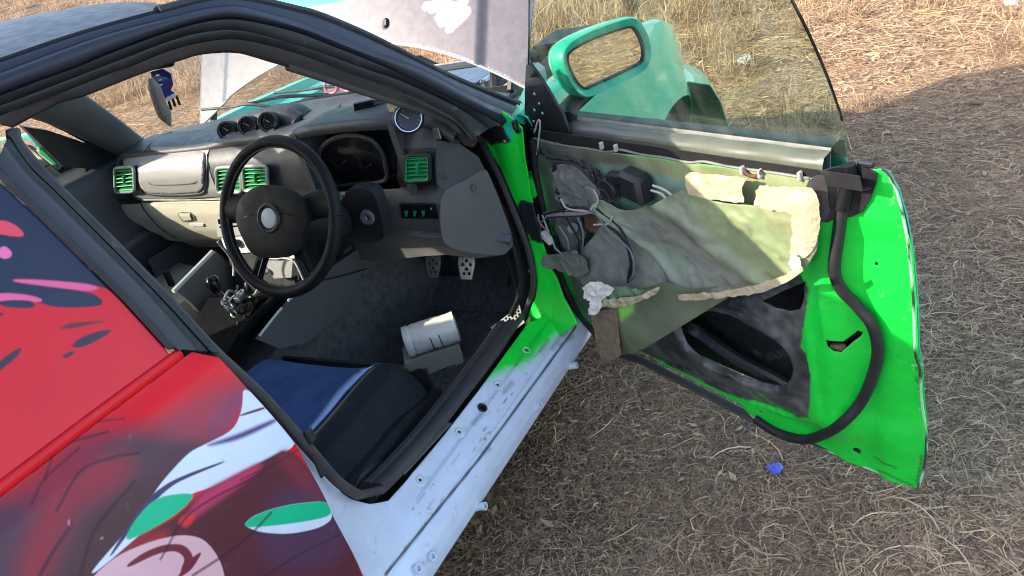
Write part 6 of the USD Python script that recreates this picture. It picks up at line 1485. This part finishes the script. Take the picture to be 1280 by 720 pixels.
# straw patches, scattered many times over
rng = np.random.default_rng(7)
TONES = np.array([lin(c) for c in [(194, 166, 136), (176, 147, 120), (158, 130, 108), (208, 182, 148), (142, 117, 98), (126, 103, 88), (184, 156, 122), (112, 92, 80)]])
def straw_patch(n, size, lmin, lmax, up, w, tones=TONES, curl=0.5, seg=5):
    V, F, C = [], [], []
    for _ in range(n):
        L = lmin + (lmax - lmin) * rng.random() ** 1.8; a_ = rng.uniform(0, 2 * np.pi); ww = w * rng.uniform(0.6, 1.5)
        p = np.array([*(rng.uniform(-size, size, 2)), rng.uniform(0.001, 0.012)])
        el = max(0.0, rng.normal(up, up * 0.8 + 0.05)) if up > 0.2 else abs(rng.normal(0, up)); cv = rng.normal(0, curl) / seg; dv = (rng.normal(-0.35, 0.3) if up > 0.2 else rng.normal(-0.05, 0.05)) / seg
        tw = rng.uniform(-0.6, 0.6)
        c = TONES[rng.integers(len(tones))] * np.array([1.03, 1.0, 0.94]) * rng.uniform(0.85, 1.5)
        b0 = len(V); q = p.copy()
        for k in range(seg + 1):
            wk = ww * (1 - 0.7 * (k / seg) ** 2)
            d_ = np.array([math.cos(a_) * math.cos(el), math.sin(a_) * math.cos(el), math.sin(el)])
            side = np.array([-math.sin(a_), math.cos(a_), 0.0]) * math.cos(tw) + np.array([0, 0, math.sin(tw)])
            V += [q - side * wk / 2, q + side * wk / 2]; C += [c, c]
            a_ += cv * 3.0; el += dv * 3.0
            q = q + d_ * L / seg
            q[2] = max(q[2], 0.001)
        for k in range(seg):
            F += [(b0 + 2 * k, b0 + 2 * k + 1, b0 + 2 * k + 3), (b0 + 2 * k, b0 + 2 * k + 3, b0 + 2 * k + 2)]
    return np.array(V), np.array(F), np.array(C)
def instancer(name, patches, pos, rot, scl, ids, label, parent='/World', category=None):
    path = newpath(parent, name)
    pi = UsdGeom.PointInstancer.Define(stage, path)
    rel = pi.CreatePrototypesRel()
    for i, (V, F, C) in enumerate(patches):
        pp_ = f'{path}/prototypes/patch_{i:03d}'
        m = usdkit.mesh(stage, pp_, (V, F), '/World/Looks/straw', smooth=False)
        UsdGeom.PrimvarsAPI(m).CreatePrimvar('Cd', Sdf.ValueTypeNames.Color3fArray, 'vertex').Set(Vt.Vec3fArray.FromNumpy(C.astype(np.float32)))
        rel.AddTarget(pp_)
    pi.CreatePositionsAttr(Vt.Vec3fArray.FromNumpy(np.asarray(pos, np.float32)))
    pi.CreateProtoIndicesAttr(Vt.IntArray.FromNumpy(np.asarray(ids, np.int32)))
    pi.CreateOrientationsAttr(Vt.QuathArray([Gf.Quath(float(math.cos(a_ / 2)), 0, 0, float(math.sin(a_ / 2))) for a_ in rot]))
    pi.CreateScalesAttr(Vt.Vec3fArray.FromNumpy(np.asarray(scl, np.float32)))
    tag(path, label, category, None, 'stuff')
near = [straw_patch(520, 0.16, 0.015, 0.12, 0.09, 0.0024, curl=0.9, seg=4) for _ in range(5)]
tall = [straw_patch(260, 0.16, 0.10, 0.28, 0.55, 0.0034, curl=0.7) for _ in range(4)]
def in_car(x, y):
    return (x > -2.0) & (x < 3.0) & (np.abs(y) < 0.66)
def scatter(n, x0, x1, y0, y1, s0, s1, dens, k, cull=True):
    p = np.c_[rng.uniform(x0, x1, n), rng.uniform(y0, y1, n)]
    keep = ~in_car(p[:, 0], p[:, 1]) & (rng.random(n) < dens(p[:, 0], p[:, 1]))
    # only where the view can reach
    dirv = p - CAM[:2]
    ang = np.arctan2(dirv[:, 1], dirv[:, 0])
    if cull:
        keep &= (ang > -0.30) & (ang < 1.35)
    p = p[keep]; n = len(p)
    s = rng.uniform(s0, s1, n)
    return np.c_[p, ground_z(p[:, 0], p[:, 1])], rng.uniform(0, 6.28, n), np.c_[s, s, s * rng.uniform(0.7, 1.3, n)], rng.integers(0, k, n)
bare = lambda x, y: np.clip(0.55 + 2.4 * fb(x, y, 1.6, 17) + 0.5 * sst(-y, 1.45, 1.9) + 0.5 * sst(x, 1.6, 2.8) - 0.75 * (1 - sst(-y, 1.30, 1.65)) * (1 - sst(x, 1.2, 2.0)), 0.05, 1)
a = scatter(2600, 0.0, 4.5, -3.2, -0.6, 0.7, 1.2, bare, 5)
b = scatter(5200, 4.5, 14, -4.0, 10, 1.2, 2.2, lambda x, y: np.clip(0.9 + fb(x, y, 0.6, 19), 0.2, 1), 5)
c_ = scatter(1800, 2.6, 4.6, -0.6, 4.5, 0.9, 1.5, lambda x, y: 0 * x + 0.9, 5)
m_ = scatter(1300, -1.0, 5.0, -8.5, -3.0, 1.2, 2.0, lambda x, y: 0 * x + 0.8, 5, cull=False)
cat4 = lambda *q: [np.concatenate([z[i] for z in q]) for i in range(4)]
pos, rot, scl, ids = cat4(a, b, c_, m_)
instancer('dry_grass', near, pos, rot, scl, ids, 'flattened dry straw covering the ground')
t1_ = scatter(900, 3.2, 9, -3.6, 5, 0.6, 1.2, lambda x, y: np.clip(0.15 + 2.2 * fb(x, y, 0.9, 23) + 0.25 * sst(x, 4.5, 6.5), 0, 1), 4)
t2_ = scatter(3400, 6.0, 18, -5.0, 16, 0.9, 2.0, lambda x, y: np.clip(0.35 + 1.6 * fb(x, y, 0.5, 29), 0, 1), 4)
t3_ = scatter(1500, 18, 60, 5, 70, 2.0, 4.0, lambda x, y: 0 * x + 0.8, 4)
pos, rot, scl, ids = cat4(t1_, t2_, t3_)
instancer('dry_grass', tall, pos, rot, scl, ids, 'taller dry grass tussocks standing further off')
# fallen leaves and chaff
def leaf_patch(n, size):
    V, F, C = [], [], []
    for _ in range(n):
        p = np.array([*rng.uniform(-size, size, 2), rng.uniform(0.004, 0.02)]); s = rng.uniform(0.010, 0.024); a_ = rng.uniform(0, 6.28)
        e = np.array([math.cos(a_), math.sin(a_), rng.normal(0, 0.25)]); f = np.array([-math.sin(a_), math.cos(a_), rng.normal(0, 0.35)])
        b0 = len(V)
        V += [p - e * s, p + f * s * 0.4 - e * s * .2, p + e * s + [0, 0, s * 0.2], p - f * s * 0.4 - e * s * .2]
        c = TONES[rng.integers(4)] * rng.uniform(0.8, 1.15)
        C += [c] * 4; F += [(b0, b0 + 3, b0 + 2), (b0, b0 + 2, b0 + 1)]
    return np.array(V), np.array(F), np.array(C)
lp_ = [leaf_patch(22, 0.2) for _ in range(4)]
l1 = scatter(1700, 0.2, 9, -3.2, 4, 0.8, 1.3, lambda x, y: np.clip(0.2 + 0.8 * sst(x, 2.5, 4.0), 0, 1), 4)
instancer('leaf_litter', lp_, *l1, 'dry leaf scraps lying in the straw')
chaff = [straw_patch(420, 0.16, 0.008, 0.034, 0.15, 0.0017, curl=0.6, seg=2) for _ in range(3)]
k1 = scatter(2400, 0.0, 4.0, -3.0, -0.6, 0.8, 1.2, lambda x, y: np.clip(0.7 + 1.5 * fb(x, y, 2.1, 41), 0.1, 1), 3)
instancer('chaff', chaff, *k1, 'short broken straw and chaff on the trodden soil')
# stones, litter, post
def rock(c, s, seed):
    m = trimesh.creation.icosphere(2, 1.0)
    V = np.array(m.vertices); V = V * (1 + 0.5 * (meshkit.fbm(V * 1.4 + seed * 3.1, 3, seed) - 0.5))[:, None] * np.array([1, 0.75, 0.5]) * s
    return V + np.array(c), np.array(m.faces)
def gpt(u, v):
    p = atax(u, v, 2, 0.0)
    for _ in range(4):
        p = atax(u, v, 2, float(ground_z(p[0], p[1])))
    return p
loose('stone', rock(gpt(1157, 377) + [0, 0, 0.01], 0.026, 1), 'stone', 'rounded grey-brown stone just right of the open door edge', 'stone')
loose('stone', rock(gpt(1165, 494), 0.022, 2), 'stone', 'flat dark stone by the rear lower edge of the open door', 'stone')
loose('stone', rock(gpt(812, 694) + [0, 0, 0.004], 0.014, 3), 'stone', 'pale pebble on the bare shaded soil near the bottom of the view', 'stone')
loose('stone', rock(gpt(795, 535) + [0, 0, 0.004], 0.008, 4), 'litter_white', 'tiny white pebble on the shaded soil beside the sill', 'pebble')
loose('stone', rock(gpt(898, 708) + [0, 0, 0.004], 0.010, 5), 'stone', 'small pebble at the bottom edge right of the pale pebble', 'pebble')
loose('stone', rock(gpt(1143, 6) + [0, 0, 0.03], 0.06, 6), 'bag_plastic', 'dark lump lying in the sunlit straw far off', 'stone')
def scrap(c, s, seed, m, name, label, cat_, flat=0.5):
    V, F = rock(c, s, seed)
    n = meshkit.fbm(V * 90 + seed, 3, seed)[:, None] - 0.5
    V = V + n * s * 0.9; V = (V - c) * [1, 1, flat] + c
    return loose(name, (V, F), m, label, cat_, smooth=15)
scrap(gpt(970, 594) + [0, 0, 0.022], 0.022, 11, 'litter_blue', 'wrapper', 'crumpled blue wrapper on the straw below the open door', 'wrapper')
scrap(gpt(1264, 11) + [0, 0, 0.04], 0.055, 12, 'litter_white', 'paper_scrap', 'white crumpled paper scrap in the sunlit straw at the far right', 'paper')
scrap(gpt(932, 80) + [0, 0, 0.03], 0.06, 14, 'litter_white', 'paper_scrap', 'pale crumpled scrap on the ground seen through the door glass', 'paper')
PO = gpt(793, 26)
TP_ = thing('tree_stem', 'thin dark tree stem standing in the grass behind the wing mirror', 'tree')
pt = [PO, PO + [0.02, 0.02, 0.5], PO + [0.05, 0.06, 1.2], PO + [0.02, 0.12, 2.4]]
obj(TP_, 'trunk', tube(crom(pt, 5), np.linspace(0.075, 0.05, 16), 10), 'bark')
for k in range(7):
    z = 0.9 + 0.2 * k; a_ = 2.4 * k
    obj(TP_, 'branch', tube(crom([PO + [0.04, 0.07, z], PO + [0.04 + 0.25 * math.cos(a_), 0.07 + 0.25 * math.sin(a_), z + 0.25], PO + [0.04 + 0.45 * math.cos(a_), 0.07 + 0.45 * math.sin(a_), z + 0.6]], 4), [0.02] * 5 + [0.006] * 4, 6), 'bark')
